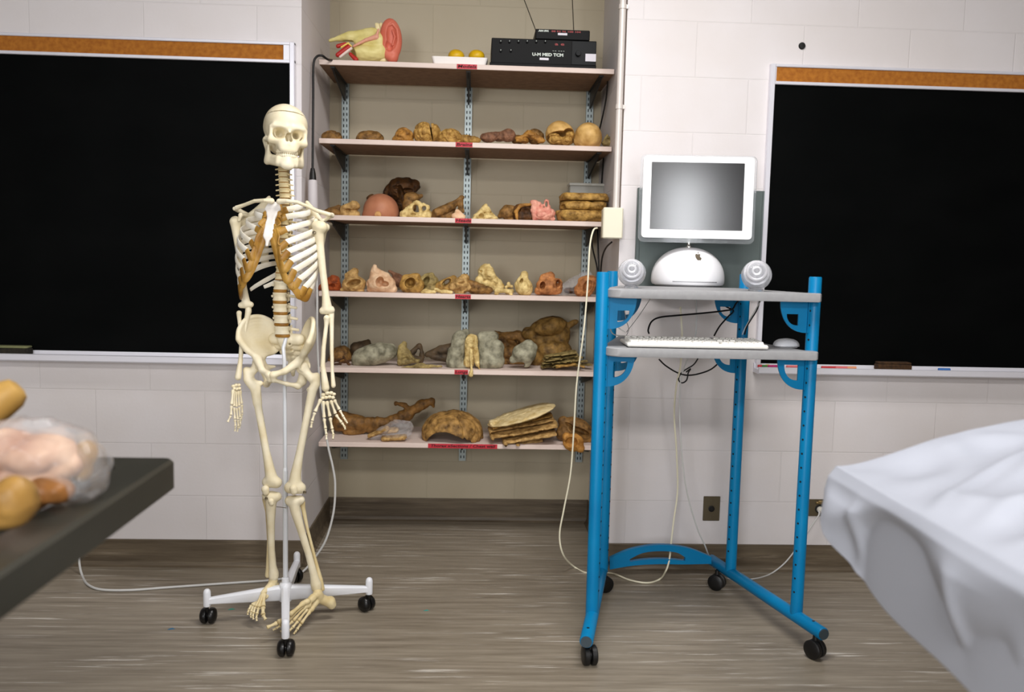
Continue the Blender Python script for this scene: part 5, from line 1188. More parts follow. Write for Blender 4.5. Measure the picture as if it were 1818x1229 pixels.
spec('dried_tissue', 'brown ball of tissue in front of the tall dark head', 'head specimen', HD_, .385, 2, [E(731, 352, 14, 11), C(740, 352, 748, 348, 4, 3), E(727, 366, 12, 16)], (), O_BRN, nz=(.0016, 70), seed=6)
spec('facial_bones', 'yellow bony face with dark hollows in front of the tall head', 'head specimen', HD_, .32, 2, [C(722, 378, 742, 360, 6, 5), C(740, 360, 756, 372, 5, 6), C(718, 382, 760, 381, 7, 7), C(744, 362, 747, 384, 4, 5), C(730, 368, 728, 384, 5, 5), C(752, 364, 760, 368, 4, 3)], [E(738, 370, 4.5, 5.5, -.02, 16), E(753, 370, 3.5, 3.5, -.02, 14), E(734, 381, 5, 2.5, -.03, 10)], O_CREAM, k=.005, nz=(.0022, 80), seed=7, h=.0025)
spec('jaw_specimen', 'tan jaw flap rising to a point beside the middle standard', 'head specimen', HD_, .33, 2, [C(776, 378, 800, 368, 9, 8, 0, 0, (1, 1.8, 1)), C(798, 368, 821, 350, 8, 3, 0, .01, (1, 1.8, 1)), C(770, 384, 800, 384, 8, 8), C(818, 352, 819, 376, 3.5, 5), C(800, 380, 818, 376, 6, 5)], [E(810, 374, 6, 3.5, -.03, 10, 30)], O_BRN, nz=(.0016, 60), ridge=(.002, 90, .3), seed=8, h=.0025)
spec('bone_fragment', 'pale wedge of bone under the raised end of the jaw flap', 'bone fragment', None, .275, 2, [C(806, 384, 822, 386, 5, 4), C(812, 376, 822, 384, 4, 3)], (), O_PALE, nz=(.0012, 80), h=.0025)
spec('head_specimen', 'small yellow spiky section right of the heads label', 'head specimen', HD_, .31, 2, [C(846, 386, 860, 372, 7, 6), C(862, 364, 864, 388, 3.5, 6), C(866, 374, 878, 386, 6, 5), E(860, 386, 18, 7)], [E(854, 383, 4, 3.5, -.03, 10), E(872, 378, 2, 3, -.03, 10)], O_CREAM, nz=(.0028, 90), seed=9, h=.0025)
spec('head_specimen', 'low brown rounded piece between the yellow section and the ringed piece', 'head specimen', HD_, .33, 2, [E(900, 378, 14, 11), C(888, 384, 900, 372, 5, 7), C(900, 370, 914, 372, 6, 6), C(898, 388, 908, 390, 5, 5)], (), O_BRN, nz=(.0014, 60), seed=10)
hd8 = spec('head_specimen', 'dark brown piece with a pale curved band beside the pink face', 'head specimen', HD_, .32, 2, [C(920, 372, 940, 371, 9, 9), C(920, 384, 940, 384, 10, 9)], [E(934, 376, 7, 6, -.035, 8), E(922, 370, 2, 7, -.03, 8)], O_DBR, nz=(.002, 70), ridge=(.003, 90, .3), seed=11)
spec('tissue_band', None, None, None, .295, 2, [C(918, 390, 916, 376, 2.5, 3), C(916, 376, 924, 365, 3, 3), C(924, 365, 942, 363, 3, 2.5)], (), O_ORNG, hd8, k=.004, nz=(.001, 70), h=.002)
spec('face_section', 'pink halved face with folds and a nostril, on the heads shelf', 'head specimen', HD_, .30, 2, [C(948, 362, 950, 386, 6, 7), C(952, 362, 962, 366, 6, 5), C(970, 358, 972, 376, 4, 8), E(964, 382, 18, 10), C(974, 384, 983, 390, 5, 4), C(958, 374, 978, 378, 8, 7)], [E(970, 363, 2, 4.5, -.02, 14), C(955, 378, 966, 374, 1.4, 1.4, -.04), C(966, 374, 976, 382, 1.4, 1.4, -.035), C(952, 385, 970, 386, 1.3, 1.3, -.04)], O_ROSE, nz=(.0018, 80), ridge=(.003, 90, .28), seed=12, h=.0022)
Y = .31
spec('head_slice', 'bottom thick slice of the tan head sections stack', 'head slice', 'stacked head slices', Y, 2, [C(1004, 383, 1062, 384, 15, 15, 0, 0, (1, 2.6, 1)), C(992, 378, 1010, 380, 5, 8)], (), O_GOLD, nz=(.0014, 40), seed=2, zt=P(1030, 374.6, Y).z)
spec('head_slice', 'middle slice of the tan head sections stack', 'head slice', 'stacked head slices', Y, 2, [C(1008, 367, 1062, 365, 15, 15, 0, 0, (1, 2.4, 1)), C(994, 356, 1000, 362, 4, 5)], [E(1047, 358, 4, 2, -.06, 8), E(998, 368, 3, 3, -.05, 8)], O_GOLD, nz=(.0014, 40), seed=3, zc=P(1030, 374.0, Y).z, zt=P(1030, 358.8, Y).z)
spec('head_slice', 'topmost slice of the tan head sections stack', 'head slice', 'stacked head slices', Y, 2, [C(1005, 353, 1066, 353, 12, 13, 0, 0, (1, 2.8, 1)), C(994, 350, 1004, 348, 3, 4), C(1060, 346, 1080, 355, 3, 5)], (), O_GOLD, nz=(.0014, 40), seed=4, zc=P(1030, 358.0, Y).z, zt=P(1030, 344.5, Y).z)
a, b = P(1011, 325, .47), P(1071, 348, .47)
bx = thing('clear_plastic_box', 'pale translucent plastic box behind the stack of head slices', 'box', ((a.x+b.x)/2, .5, SHZ[2]))
MB().box((a.x, .45, SHZ[2]+.0005), (b.x, .54, a.z-.012), bev=.003).build('body', mat('translucent_plastic', (196, 194, 184), .35, trans=.3, alpha=.8), bx, smooth=False)
MB().box((a.x-.003, .447, a.z-.012), (b.x+.003, .543, a.z), bev=.003).build('lid', mat('box_lid_pale', (188, 186, 176), .4), bx, smooth=False)

# shelf of hearts -----------------------------------------------------------
HT = 'heart specimens on the hearts shelf'
spec('heart_specimen', 'dark red heart at the left end of the hearts shelf, behind the skeleton arm', 'heart', HT, .33, 3, [E(590, 506, 16, 14), C(574, 512, 600, 514, 9, 7), E(594, 496, 9, 8)], [E(590, 508, 6, 4, -.04, 8, 20)], O_RED, nz=(.002, 70), ridge=(.003, 80, .3), seed=1)
spec('heart_specimen', 'tan heart with an opened front, left of the largest pale heart', 'heart', HT, .31, 3, [E(628, 506, 22, 16), C(624, 492, 630, 482, 13, 7), C(612, 516, 640, 518, 9, 9)], [E(630, 502, 12, 5.5, -.055, 16, 18), E(630, 514, 2.2, 2.2, -.055, 8), C(620, 492, 626, 488, 1.3, 1.3, -.04)], O_TAN, nz=(.0014, 60), ridge=(.0022, 70, .25), seed=2, h=.0026)
spec('heart_specimen', 'largest pale pink heart with a triangular opening and a stub on top', 'heart', HT, .30, 3, [E(676, 504, 26, 17, 0, 20), C(664, 492, 665, 474, 10, 5), C(666, 484, 684, 492, 10, 9), C(660, 514, 698, 514, 9, 8)], [E(676, 500, 6, 8, -.055, 20, -10), E(684, 504, 7, 4.5, -.055, 16), E(652, 506, 3, 7, -.03, 8)], O_PALE, nz=(.0013, 55), ridge=(.0016, 60, .2), seed=3, h=.0026)
spec('heart_fragment', 'small mauve piece half hidden behind the largest pale heart', 'heart', HT, .42, 3, [E(708, 498, 14, 11), C(706, 492, 716, 508, 7, 8), C(692, 482, 702, 488, 3, 4)], (), O_MAUV, nz=(.0014, 70), seed=4)
spec('heart_specimen', 'golden heart with a dark square window in the centre', 'heart', HT, .31, 3, [E(731, 507, 22, 16, 0, 18), C(722, 496, 740, 492, 9, 7), E(733, 514, 18, 9)], [E(729, 502, 8.5, 7.5, -.05, 22, 45), C(728, 512, 734, 517, 1.2, 1.2, -.05)], O_GOLD, nz=(.001, 55), ridge=(.0014, 60, .2), seed=5, h=.0024)
spec('heart_specimen', 'olive brown heart with an oval hole, left of the dark cup', 'heart', HT, .34, 3, [E(764, 500, 15, 13), C(752, 500, 784, 506, 10, 6), E(766, 512, 15, 8), C(756, 491, 766, 489, 4, 5)], [E(757, 498, 4.5, 7, -.04, 14, -30), C(768, 506, 782, 503, 1.4, 1.4, -.04)], O_OLV, nz=(.0016, 60), seed=6, h=.0026)
spec('tissue_strip', 'small pale folded strip in front of the olive heart', 'tissue strip', 'pale strips on the hearts shelf', .25, 3, [C(749, 519.5, 756, 516.5, 3, 3), C(756, 516.5, 765, 518, 3, 2.5), C(756, 519, 771, 518, 3, 3)], (), O_CREAM, k=.002, nz=(.0012, 110), h=.002)
spec('tissue_strip', 'longer pale folded strip left of the hearts label', 'tissue strip', 'pale strips on the hearts shelf', .25, 3, [C(773, 514, 784, 518, 2.8, 3), C(784, 518, 802, 519, 3.2, 3), C(786, 515.5, 794, 517, 2, 2.5)], (), O_CREAM, k=.002, nz=(.0012, 110), h=.002)
spec('heart_specimen', 'dark gold hollow cup of heart muscle left of the standard', 'heart', HT, .33, 3, [C(780, 509, 800, 500, 8, 8), C(796, 512, 806, 494, 7, 5), E(792, 512, 14, 7)], [E(793, 501, 8, 4, -.03, 16, 36)], O_GOLD, nz=(.001, 70), seed=7, h=.0024)
spec('heart_specimen', 'lumpy brown heart in front of the middle standard, above the hearts label', 'heart', HT, .30, 3, [E(818, 504, 14, 14), C(806, 510, 830, 508, 8, 8), C(812, 520, 834, 514, 6, 7), E(824, 494, 9, 7), C(808, 516, 812, 522, 4, 3)], [E(820, 502, 9, 2, -.045, 8, 10), E(830, 520, 7, 4, -.03, 12)], O_TAN, nz=(.0028, 70), ridge=(.003, 80, .3), seed=8, h=.0025)
spec('heart_specimen', 'long flat brown strip of heart right of the hearts label', 'heart', HT, .30, 3, [C(836, 504, 868, 516, 7, 7), E(850, 516, 20, 7), C(832, 510, 846, 518, 5, 6)], [E(851, 512, 4, 3, -.04, 6), E(829, 520, 8, 4, -.03, 10)], O_BRN, nz=(.0015, 70), ridge=(.002, 80, .3), seed=9, h=.0025)
spec('heart_specimen', 'largest yellow wedge-shaped heart rising to a rounded top', 'heart', HT, .34, 3, [E(862, 484, 13, 14), C(862, 482, 888, 508, 12, 7), C(852, 500, 884, 510, 10, 8), C(848, 504, 862, 490, 6, 9)], [E(854, 482, 2.2, 2.2, -.03, 8), E(868, 492, 4, 1.3, -.045, 8), E(860, 499, 4, 2, -.04, 8)], O_CREAM, nz=(.0024, 70), ridge=(.002, 80, .3), seed=10, h=.0025)
spec('tissue_block', 'small arched cream block at the shelf edge under the yellow heart', 'tissue block', None, .255, 3, [C(882, 516, 906, 517.5, 4.2, 4.2), C(882, 516, 882, 524, 4, 4), C(906, 518, 907, 524, 3, 3)], [E(894, 525, 9, 4, 0, 30)], O_CREAM, k=.003, nz=(.0008, 80), h=.002)
spec('tissue_block', 'small white capped bit between the yellow wedge and the slit heart', 'tissue block', None, .33, 3, [C(899, 510, 908, 509, 3, 3), C(903, 504, 903, 510, 3.2, 3.5), E(904, 517, 9, 6)], [E(905, 512, 5, 1.2, -.02, 10)], O_CREAM, k=.002, nz=(.0006, 80), h=.002)
spec('heart_specimen', 'yellow pear-shaped heart with a single black slit', 'heart', HT, .30, 3, [E(930, 510, 15, 15, 0, 16), C(929, 498, 931, 488, 9, 7), C(918, 506, 924, 498, 5, 6), E(936, 514, 9, 11)], [E(925, 499, 2.4, 5.2, -.045, 16, -28), C(918, 510, 922, 504, 1, 1, -.045)], O_CREAM, nz=(.0008, 60), ridge=(.0014, 60, .2), seed=11, h=.0024)
spec('heart_specimen', 'orange heart with two dark openings like eyes', 'heart', HT, .29, 3, [E(974, 508, 23, 16, 0, 18), C(965, 494, 977, 490, 8, 8), C(956, 516, 990, 516, 8, 8), E(990, 506, 8, 11)], [E(962, 507, 4, 6.5, -.05, 20, -10), E(990, 503, 4, 6.5, -.045, 20, -12), E(976, 495, 2, 1.6, -.05, 8), E(962, 517, 8, 1.3, -.055, 8, -20)], O_RUST, nz=(.0012, 60), ridge=(.0016, 70, .25), seed=12, h=.0024)
bg = spec('plastic_bag', 'clear crumpled plastic bag between the orange heart and the last heart', 'bag', None, .34, 3, [C(1000, 514, 1040, 494, 10, 13), C(1010, 514, 1030, 512, 8, 9), E(1022, 504, 18, 12)], (), M_BAG, nz=(.003, 80), ridge=(.004, 60, .2), seed=4, h=.003)
spec('heart_fragment', 'dark tissue inside the clear bag on the hearts shelf', 'heart', HT, .35, 3, [E(1014, 516, 14, 6), E(1026, 512, 9, 6)], (), O_DBR, nz=(.001, 70), h=.0025)
spec('heart_specimen', 'rust brown ring-shaped heart at the right end, behind the white cord', 'heart', HT, .29, 3, [E(1040, 508, 17, 19, 0, 15, -25), C(1030, 516, 1050, 500, 11, 11)], [E(1042, 508, 7, 11, -.045, 12, -30), C(1046, 492, 1056, 500, 2, 2, -.035)], O_RUST, nz=(.0018, 70), ridge=(.002, 70, .25), seed=13, h=.0025)

# shelf of lungs -----------------------------------------------------------
LG = 'lung specimens on the lungs shelf'
spec('tissue_strip', 'pile of thin dark leafy scraps at the left end of the lungs shelf', 'tissue strip', None, .31, 4, [C(594, 648, 622, 640, 2.5, 2), C(596, 652, 618, 652, 2.5, 2), C(592, 642, 612, 636, 2.5, 2), C(600, 638, 606, 650, 2, 2), C(610, 634, 620, 648, 2.2, 2)], (), O_DBR, k=.003, nz=(.0014, 90), h=.0022)
spec('tissue_bundle', 'dull brown bundle at the back left of the lungs shelf', 'lung', LG, .46, 4, [E(606, 632, 20, 18), C(594, 640, 622, 634, 10, 10)], (), O_BRN, nz=(.002, 60), seed=3)
spec('lung_specimen', 'dark block of lung behind the long grey lung', 'lung', LG, .46, 4, [C(634, 620, 652, 620, 13, 13), C(630, 636, 652, 640, 9, 9), C(628, 616, 654, 608, 6, 5)], (), O_GRYD, nz=(.0015, 60), seed=4)
spec('lung_specimen', 'long mottled grey lung lying at the left of the lungs shelf', 'lung', LG, .33, 4, [C(642, 636, 678, 626, 17, 18), E(662, 630, 34, 19, 0, 24, 20), E(690, 624, 16, 15), E(638, 640, 14, 13)], [C(658, 644, 674, 620, 1.3, 1.6, -.062, -.055), C(674, 620, 690, 634, 1.2, 1.2, -.058)], O_GRY, nz=(.001, 50), ridge=(.0014, 50, .2), seed=5, h=.0028)
spec('lung_specimen', 'angular pale grey lung wedge right of the long grey lung', 'lung', LG, .32, 4, [C(712, 640, 714, 620, 7, 7), C(712, 644, 736, 640, 7, 6), C(716, 624, 740, 640, 8, 5), C(714, 618, 718, 610, 5, 3.5)], [E(738, 630, 9, 5, -.02, 20, -40)], O_OLV, nz=(.0018, 60), seed=6, h=.0026)
spec('lung_flap', 'dark curled flap behind the angular grey wedge', 'lung', LG, .36, 4, [C(732, 626, 744, 614, 5, 4), C(744, 614, 750, 634, 4.5, 4), C(730, 636, 746, 640, 7, 6)], [E(743, 624, 3, 5, -.03, 14)], O_GRYD, nz=(.0012, 60), seed=7, h=.0026)
spec('tissue_strip', 'flat ragged olive strip lying along the front of the lungs shelf', 'tissue strip', None, .265, 4, [C(712, 655, 752, 649, 3.2, 3.2), C(752, 649, 784, 651, 3.2, 2.5), C(722, 653, 760, 654, 2.5, 3)], (), O_OLV, k=.003, nz=(.0018, 100), h=.0022)
spec('lung_specimen', 'dark brown twisted lung left of the big grey lobes', 'lung', LG, .37, 4, [C(758, 630, 784, 622, 5, 9), C(784, 622, 802, 618, 9, 9), C(768, 632, 802, 638, 6, 8)], [C(764, 630, 800, 632, 1.4, 1.4, -.035, -.04)], O_GRYD, nz=(.0014, 60), seed=8)
spec('lung_specimen', 'tall upright grey left lobe beside the yellow windpipe', 'lung', LG, .31, 4, [C(808, 645, 816, 600, 15, 13), C(806, 650, 826, 648, 12, 10), C(818, 600, 826, 592, 11, 8), C(800, 640, 802, 624, 8, 8)], [C(800, 603, 832, 606, 1.2, 1.2, -.045, -.045)], O_GRY, nz=(.001, 50), ridge=(.001, 50, .2), seed=9, h=.0028)
spec('windpipe_specimen', 'yellow windpipe tissue hanging over the shelf edge between the grey lobes', 'windpipe', None, .285, 4, [C(836, 604, 832, 645, 11, 9, 0, 0, (1, .8, 1)), C(842, 600, 848, 648, 6, 4, -.012), C(836, 620, 837, 655, 3, 2.6, -.03, -.052), C(837, 655, 836, 662, 2.8, 4, -.066, -.068), C(848, 645, 851, 654, 2.5, 2.5, -.02)], [C(840, 606, 838, 640, 1.4, 1.2, -.045)], O_CREAM, zc=None, k=.005, nz=(.0014, 80), ridge=(.0016, 70, .25), seed=3, h=.0025)
spec('lung_specimen', 'broad grey right lobe, largest lung on the shelf', 'lung', LG, .315, 4, [C(862, 645, 864, 606, 17, 14), C(878, 640, 882, 618, 18, 14), C(858, 600, 876, 598, 12, 9), E(872, 640, 26, 16)], [C(850, 606, 892, 610, 1.3, 1.3, -.05, -.05)], O_GRY, nz=(.0012, 50), ridge=(.001, 50, .2), seed=10, h=.0028)
spec('lung_specimen', 'brown opened lung arching behind the broad grey lobe', 'lung', LG, .475, 4, [C(880, 596, 922, 596, 8, 8), C(890, 606, 912, 616, 14, 10), C(918, 594, 940, 616, 8, 9), C(884, 640, 930, 640, 16, 16), E(905, 625, 30, 16)], [E(908, 606, 10, 5, -.06, 16, -25), C(896, 616, 902, 598, 1.6, 1.6, -.06)], O_BRN, nz=(.0018, 60), ridge=(.002, 70, .25), seed=11)
spec('lung_specimen', 'smooth pale grey heart-shaped lung right of the broad lobe', 'lung', LG, .31, 4, [C(922, 626, 938, 614, 13, 11), C(912, 638, 934, 640, 8, 10), C(934, 646, 946, 618, 7, 9), E(930, 628, 22, 18)], [E(918, 650, 12, 6, -.02, 30, 20)], O_GRY, nz=(.0008, 45), seed=12, h=.0028)
spec('lung_specimen', 'large heap of brown lungs at the back right of the lungs shelf', 'lung', LG, .45, 4, [E(974, 580, 34, 18, 0, 26, 12), C(938, 592, 1000, 588, 12, 12), C(985, 592, 1022, 572, 9, 5), C(950, 605, 1000, 600, 14, 13), E(980, 622, 36, 22), E(985, 640, 30, 14), E(950, 634, 20, 20)], [C(942, 582, 990, 572, 1.5, 1.5, -.075, -.07), C(948, 606, 1004, 594, 3, 3, -.07, -.06), E(968, 608, 5, 4, -.08, 8)], om('tissue_brown_gold', (76, 54, 22), (154, 118, 60), 35), nz=(.002, 50), ridge=(.003, 60, .28), seed=13)
for k, (y0, y1, lb) in enumerate(((651, 647, 'bottom of the stack of thin ragged lung slices'), (645.5, 640, 'third from the top of the thin lung slices'), (639.5, 633, 'second from the top of the thin lung slices'), (633.5, 626.5, 'topmost of the thin ragged lung slices'))):
    spec('lung_slice', lb, 'lung slice', 'thin lung slices', .31, 4, [C(962+k*2, y0, 1030-k*3, y1-2, 2.2, 2.0, 0, .0, (1, 10, 1)), C(985, y0-1, 1050-k*8, y1+1+k, 1.8, 1.4, .02, .02, (1, 8, 1))], (), O_OLV, zc=None if k else 's', k=.002, nz=(.001, 70), seed=20+k, h=.0024)
spec('lung_slice', 'small loose lung slice at the front right of the slices stack', 'lung slice', 'thin lung slices', .27, 4, [C(988, 651, 1020, 647, 2.8, 2.6, 0, 0, (1, 3, 1)), C(1016, 647, 1036, 651, 2.2, 2, 0, 0, (1, 3, 1))], (), O_GOLD, k=.003, nz=(.0012, 80), h=.0022)

# lowest shelf --------------------------------------------------------------
spec('arm_specimen', 'dried brown dissected arm with a raised hand-like end on the lowest shelf', 'arm specimen', None, .40, 5, [C(606, 750, 640, 754, 17, 15), C(604, 734, 640, 746, 7, 6), C(640, 752, 690, 752, 11, 10), C(640, 764, 690, 756, 9, 8), C(690, 748, 722, 738, 9, 10), C(712, 738, 748, 720, 9, 9), C(748, 720, 766, 714, 9, 7), C(766, 714, 769, 722, 6, 4), C(704, 717, 720, 719, 5.5, 6), C(718, 720, 732, 726, 6, 5), C(720, 744, 732, 730, 8, 7), E(625, 767, 18, 12)], [C(634, 742, 690, 750, 1.6, 1.6, -.06, -.045), C(624, 756, 660, 762, 2, 2, -.07), C(726, 730, 760, 718, 1.2, 1.2, -.035)], om('tissue_arm_brown', (62, 42, 18), (148, 106, 54), 30), zc='s', nz=(.0022, 50), ridge=(.003, 60, .25), seed=3, h=.0032)
b2 = spec('plastic_bag', 'clear plastic bag with tan slices in front of the dried arm', 'bag', None, .285, 5, [E(700, 767, 32, 13), E(712, 757, 22, 12), C(660, 776, 690, 770, 6, 9), E(724, 760, 9, 10)], (), M_BAG, nz=(.003, 80), ridge=(.004, 60, .2), seed=9, h=.003)
for q, lb, sd in (([C(656, 774, 686, 762, 4, 5, 0, 0, (1, 3, 1))], 'left tan slice poking out of the bag on the lowest shelf', 1), ([C(676, 768, 704, 764, 4, 4, -.0, -.0, (1, 3, 1))], 'upper tan slice lying in the bag on the lowest shelf', 2), ([C(682, 778, 718, 774, 5, 5, -.012, -.012, (1, 2.4, 1))], 'lower tan slice at the front of the bag on the lowest shelf', 3)):
    spec('thorax_slice', lb, 'thorax slice', 'tan slices in the bag', .285 if sd != 2 else .30, 5, q, (), O_TAN, zc='s' if sd != 2 else None, nz=(.0012, 70), seed=sd, h=.0024)
spec('chest_wall', 'domed golden brown chest wall with ribs and a ragged arch, centre of the lowest shelf', 'chest wall', None, .34, 5, [E(803, 772, 56, 45, 0, 56)], [E(800, 790, 42, 38, -.0, 46), E(790, 784, 26, 22, -.10, 60), E(775, 786, 14, 10, -.12, 40), E(806, 780, 16, 14, -.12, 50), E(838, 792, 16, 12, -.10, 34)], om('tissue_ribcage', (80, 54, 24), (182, 140, 78), 35), k=.004, nz=(.0018, 60), ridge=(.006, 42, .30), seed=4, h=.003)
TS = 'stacked thorax slices'
for k, (x0, y0, x1, y1, r0, lb, mm) in enumerate(((918, 786.5, 958, 781, 5.8, 'lowest and smallest of the stacked thorax slices', O_TAN), (896, 780, 982, 767, 5.7, 'second thorax slice from the bottom of the stack', O_TAN), (874, 771, 984, 753.5, 5.5, 'third thorax slice from the bottom of the stack', O_TAN), (870, 763, 980, 744, 3.7, 'fourth thorax slice from the bottom, just under the dark one', O_TAN), (876, 756.5, 978, 738.5, 2.8, 'dark thin thorax slice just below the pale top slice', O_GOLD))):
    spec('thorax_slice', lb, 'thorax slice', TS, .30, 5, [C(x0, y0, x1, y1, r0, r0, 0, .02, (1, 9.5, 1)), C(x0+12, y0-2, x1-14, y1-1, r0, r0, .04, .06, (1, 8, 1))], (), mm, zc='s' if k == 0 else None, k=.003, nz=(.0010, 50), seed=30+k, h=.0026)
spec('thorax_slice', 'pale topmost slice of the stacked thorax slices', 'thorax slice', TS, .31, 5, [E(926, 737, 64, 6.5, .0, 60, 17.5), C(872, 748, 900, 746, 4.5, 5, -.03, 0, (1, 4, 1)), C(950, 730, 976, 724, 4, 3, .04, .06, (1, 6, 1))], [C(898, 736, 960, 726, 1.2, 1.2, -.06, -.05), C(930, 744, 972, 733, 1, 1, -.09, -.07)], om('tissue_pale_yellow', (196, 168, 108), (236, 216, 166), 30), zc=None, nz=(.0012, 60), ridge=(.0016, 50, .2), seed=41, h=.0026)
spec('thorax_section', 'brown thorax cross-section with a hollow disc, leaning at the right end', 'thorax slice', None, .32, 5, [E(1022, 768, 34, 27, 0, 20, -28), C(1000, 748, 1042, 772, 10, 10), C(1000, 770, 1044, 782, 14, 12)], [E(1028, 764, 20, 6, -.055, 16, -22), E(1008, 752, 8, 3, -.05, 12, -25), C(998, 758, 1044, 782, 1.4, 1.4, -.062, -.05)], O_BRN, nz=(.0014, 50), ridge=(.002, 60, .25), seed=42, h=.0028)
spec('vertebral_section', 'small round tan section with a dark centre hanging over the lowest shelf edge', 'thorax slice', None, .225, 5, [E(1018, 786, 19, 17, 0, 7, -10), C(1006, 776, 1030, 796, 8, 8)], [E(1014, 784, 9, 7.5, -.014, 6)], om('tissue_vertebra', (132, 82, 26), (206, 148, 72), 35), zc=None, nz=(.0012, 60), seed=43, h=.0024)

# ------------------------------------------------------------------ foreground: steel table with bagged specimens, and the sheeted table
M_STEEL = nmat('table_dark_steel', (54, 54, 48), (70, 69, 62), 6, .36, metal=.35, stretch=(1, .3, 1)); M_LEG = mat('table_leg_steel', (40, 40, 38), .4, .6)
TZ0 = .82; TX1, TY1 = -.553, -1.668; TX0, TY0 = -1.75, -3.25
tb = thing('steel_table', 'dark steel dissection table at the lower left with specimens on it', 'table', ((TX0+TX1)/2, (TY0+TY1)/2, 0))
out = rrect(TX0, TY0, TX1, TY1, .018, 5); lip = rrect(TX0+.006, TY0+.006, TX1-.006, TY1-.006, .014, 5); inn = rrect(TX0+.075, TY0+.075, TX1-.075, TY1-.075, .02, 5); flr = rrect(TX0+.085, TY0+.085, TX1-.085, TY1-.085, .02, 5)
n = len(out); lv = [(lip, TZ0-.060), (out, TZ0-.055), (out, TZ0-.006), (lip, TZ0), (inn, TZ0), (flr, TZ0-.040)]
V = [(x, y, zq) for L, zq in lv for x, y in L]
m = MB().add(V, [[i*n+j, i*n+(j+1) % n, (i+1)*n+(j+1) % n, (i+1)*n+j] for i in range(5) for j in range(n)]+[list(range(n))[::-1], [5*n+j for j in range(n)]])
m.build('table_top', M_STEEL, tb, flat_angle=30)
for lx in (TX0+.25, TX1-.35):
    for ly in (TY0+.2, TY1-.62): MB().tube([(lx, ly, 0), (lx, ly, TZ0-.06)], .02, 14).build('leg', M_LEG, tb)
TF_ = TZ0-.040+.0004
def g2(px, py, z): return G(px, py, z)
def tspec(name, label, cat, grp, Y, add, m, sub=(), zc=None, **kw):
    V, Q = blob_mesh(Y, add, sub, zc, **kw); return tag(link(name, V, Q, m), label, cat, grp)
TGp = 'lumps on the steel table'
O_HAM = om('tissue_ham', (104, 72, 26), (176, 136, 72), 14, .45, .3); O_HAM2 = om('tissue_brown_lump', (96, 58, 22), (166, 112, 60), 14, .45, .3); O_ROSY = om('tissue_rosy_lump', (160, 108, 76), (222, 184, 152), 14, .45, .3)
tspec('organ_specimen', 'golden tan lump in front at the left edge of the photo, on the steel table', 'specimen', TGp, -2.16, [E(24, 890, 38, 44, 0, 44), E(-30, 905, 50, 44), E(10, 915, 36, 26)], O_HAM, zc=TF_, nz=(.002, 40), ridge=(.002, 50, .25), h=.004)
tspec('organ_specimen', 'brown lump under the clear bag, right of the golden lump', 'specimen', TGp, -2.02, [E(88, 872, 46, 28, 0, 40), E(60, 884, 34, 26), E(112, 874, 22, 22)], O_HAM2, zc=TF_, nz=(.002, 40), ridge=(.002, 50, .25), seed=4, h=.004)
tspec('organ_specimen', 'rosy pale lump inside the upper part of the clear bag', 'specimen', TGp, -1.95, [E(70, 806, 60, 36, 0, 60), E(20, 796, 50, 36), E(110, 820, 34, 30), E(60, 850, 60, 30)], O_ROSY, zc=TF_, nz=(.003, 40), ridge=(.003, 40, .25), seed=6, h=.004)
tspec('organ_specimen', 'small golden lump at the right end of the clear bag', 'specimen', TGp, -1.93, [E(152, 806, 20, 24, 0, 24), E(146, 830, 18, 26, 0, 24)], O_HAM, zc=TF_, nz=(.001, 40), seed=8, h=.004)
tspec('plastic_bag', 'large crumpled clear bag on the steel table at the left', 'bag', None, -1.97, [E(70, 812, 84, 58, 0, 84), E(130, 826, 56, 46, 0, 70), E(20, 800, 70, 54, 0, 80), E(90, 860, 80, 40, 0, 90), E(166, 838, 22, 30)], M_BAG, zc=TF_, k=.03, nz=(.005, 50), ridge=(.014, 36, .20), seed=10, h=.005)
MB_ = MB(); a = P(26, 694, -1.86); b = Vector((a.x-.17, a.y-.09, TF_+.030))
d = (b-a); MB_.tube([a-d.normalized()*.010, a-d.normalized()*.006, a+d*.03, a+d*.12, a+d*.5, a+d*.85, b], [.010, .020, .0272, .0285, .0262, .026, .027], 24)
tag(MB_.build('bone_rod', om('rod_tan', (150, 112, 48), (196, 158, 90), 10, .5, .15)), 'thick tan rod with a blunt end, slanting up behind the bag at the left edge', 'specimen')
# sheeted table on the right
M_SHEET = mat('white_plastic_sheet', (168, 172, 183), .55, spec=.25)
SX0, SYF, SYN, SZT = .694, -1.70, -3.15, .822; SX1 = 1.75
st = thing('gurney_table', 'steel gurney hidden under the white sheet at the lower right', 'table', ((SX0+SX1)/2, (SYF+SYN)/2, 0))
MB().box((SX0+.03, SYN+.03, SZT-.05), (SX1-.03, SYF-.03, SZT-.022), bev=.004).build('table_top', M_STEEL, st, smooth=False)
for lx in (SX0+.20, SX1-.2):
    for ly in (SYN+.2, SYF-.25): MB().tube([(lx, ly, 0), (lx, ly, SZT-.05)], .018, 14).build('leg', M_LEG, st)
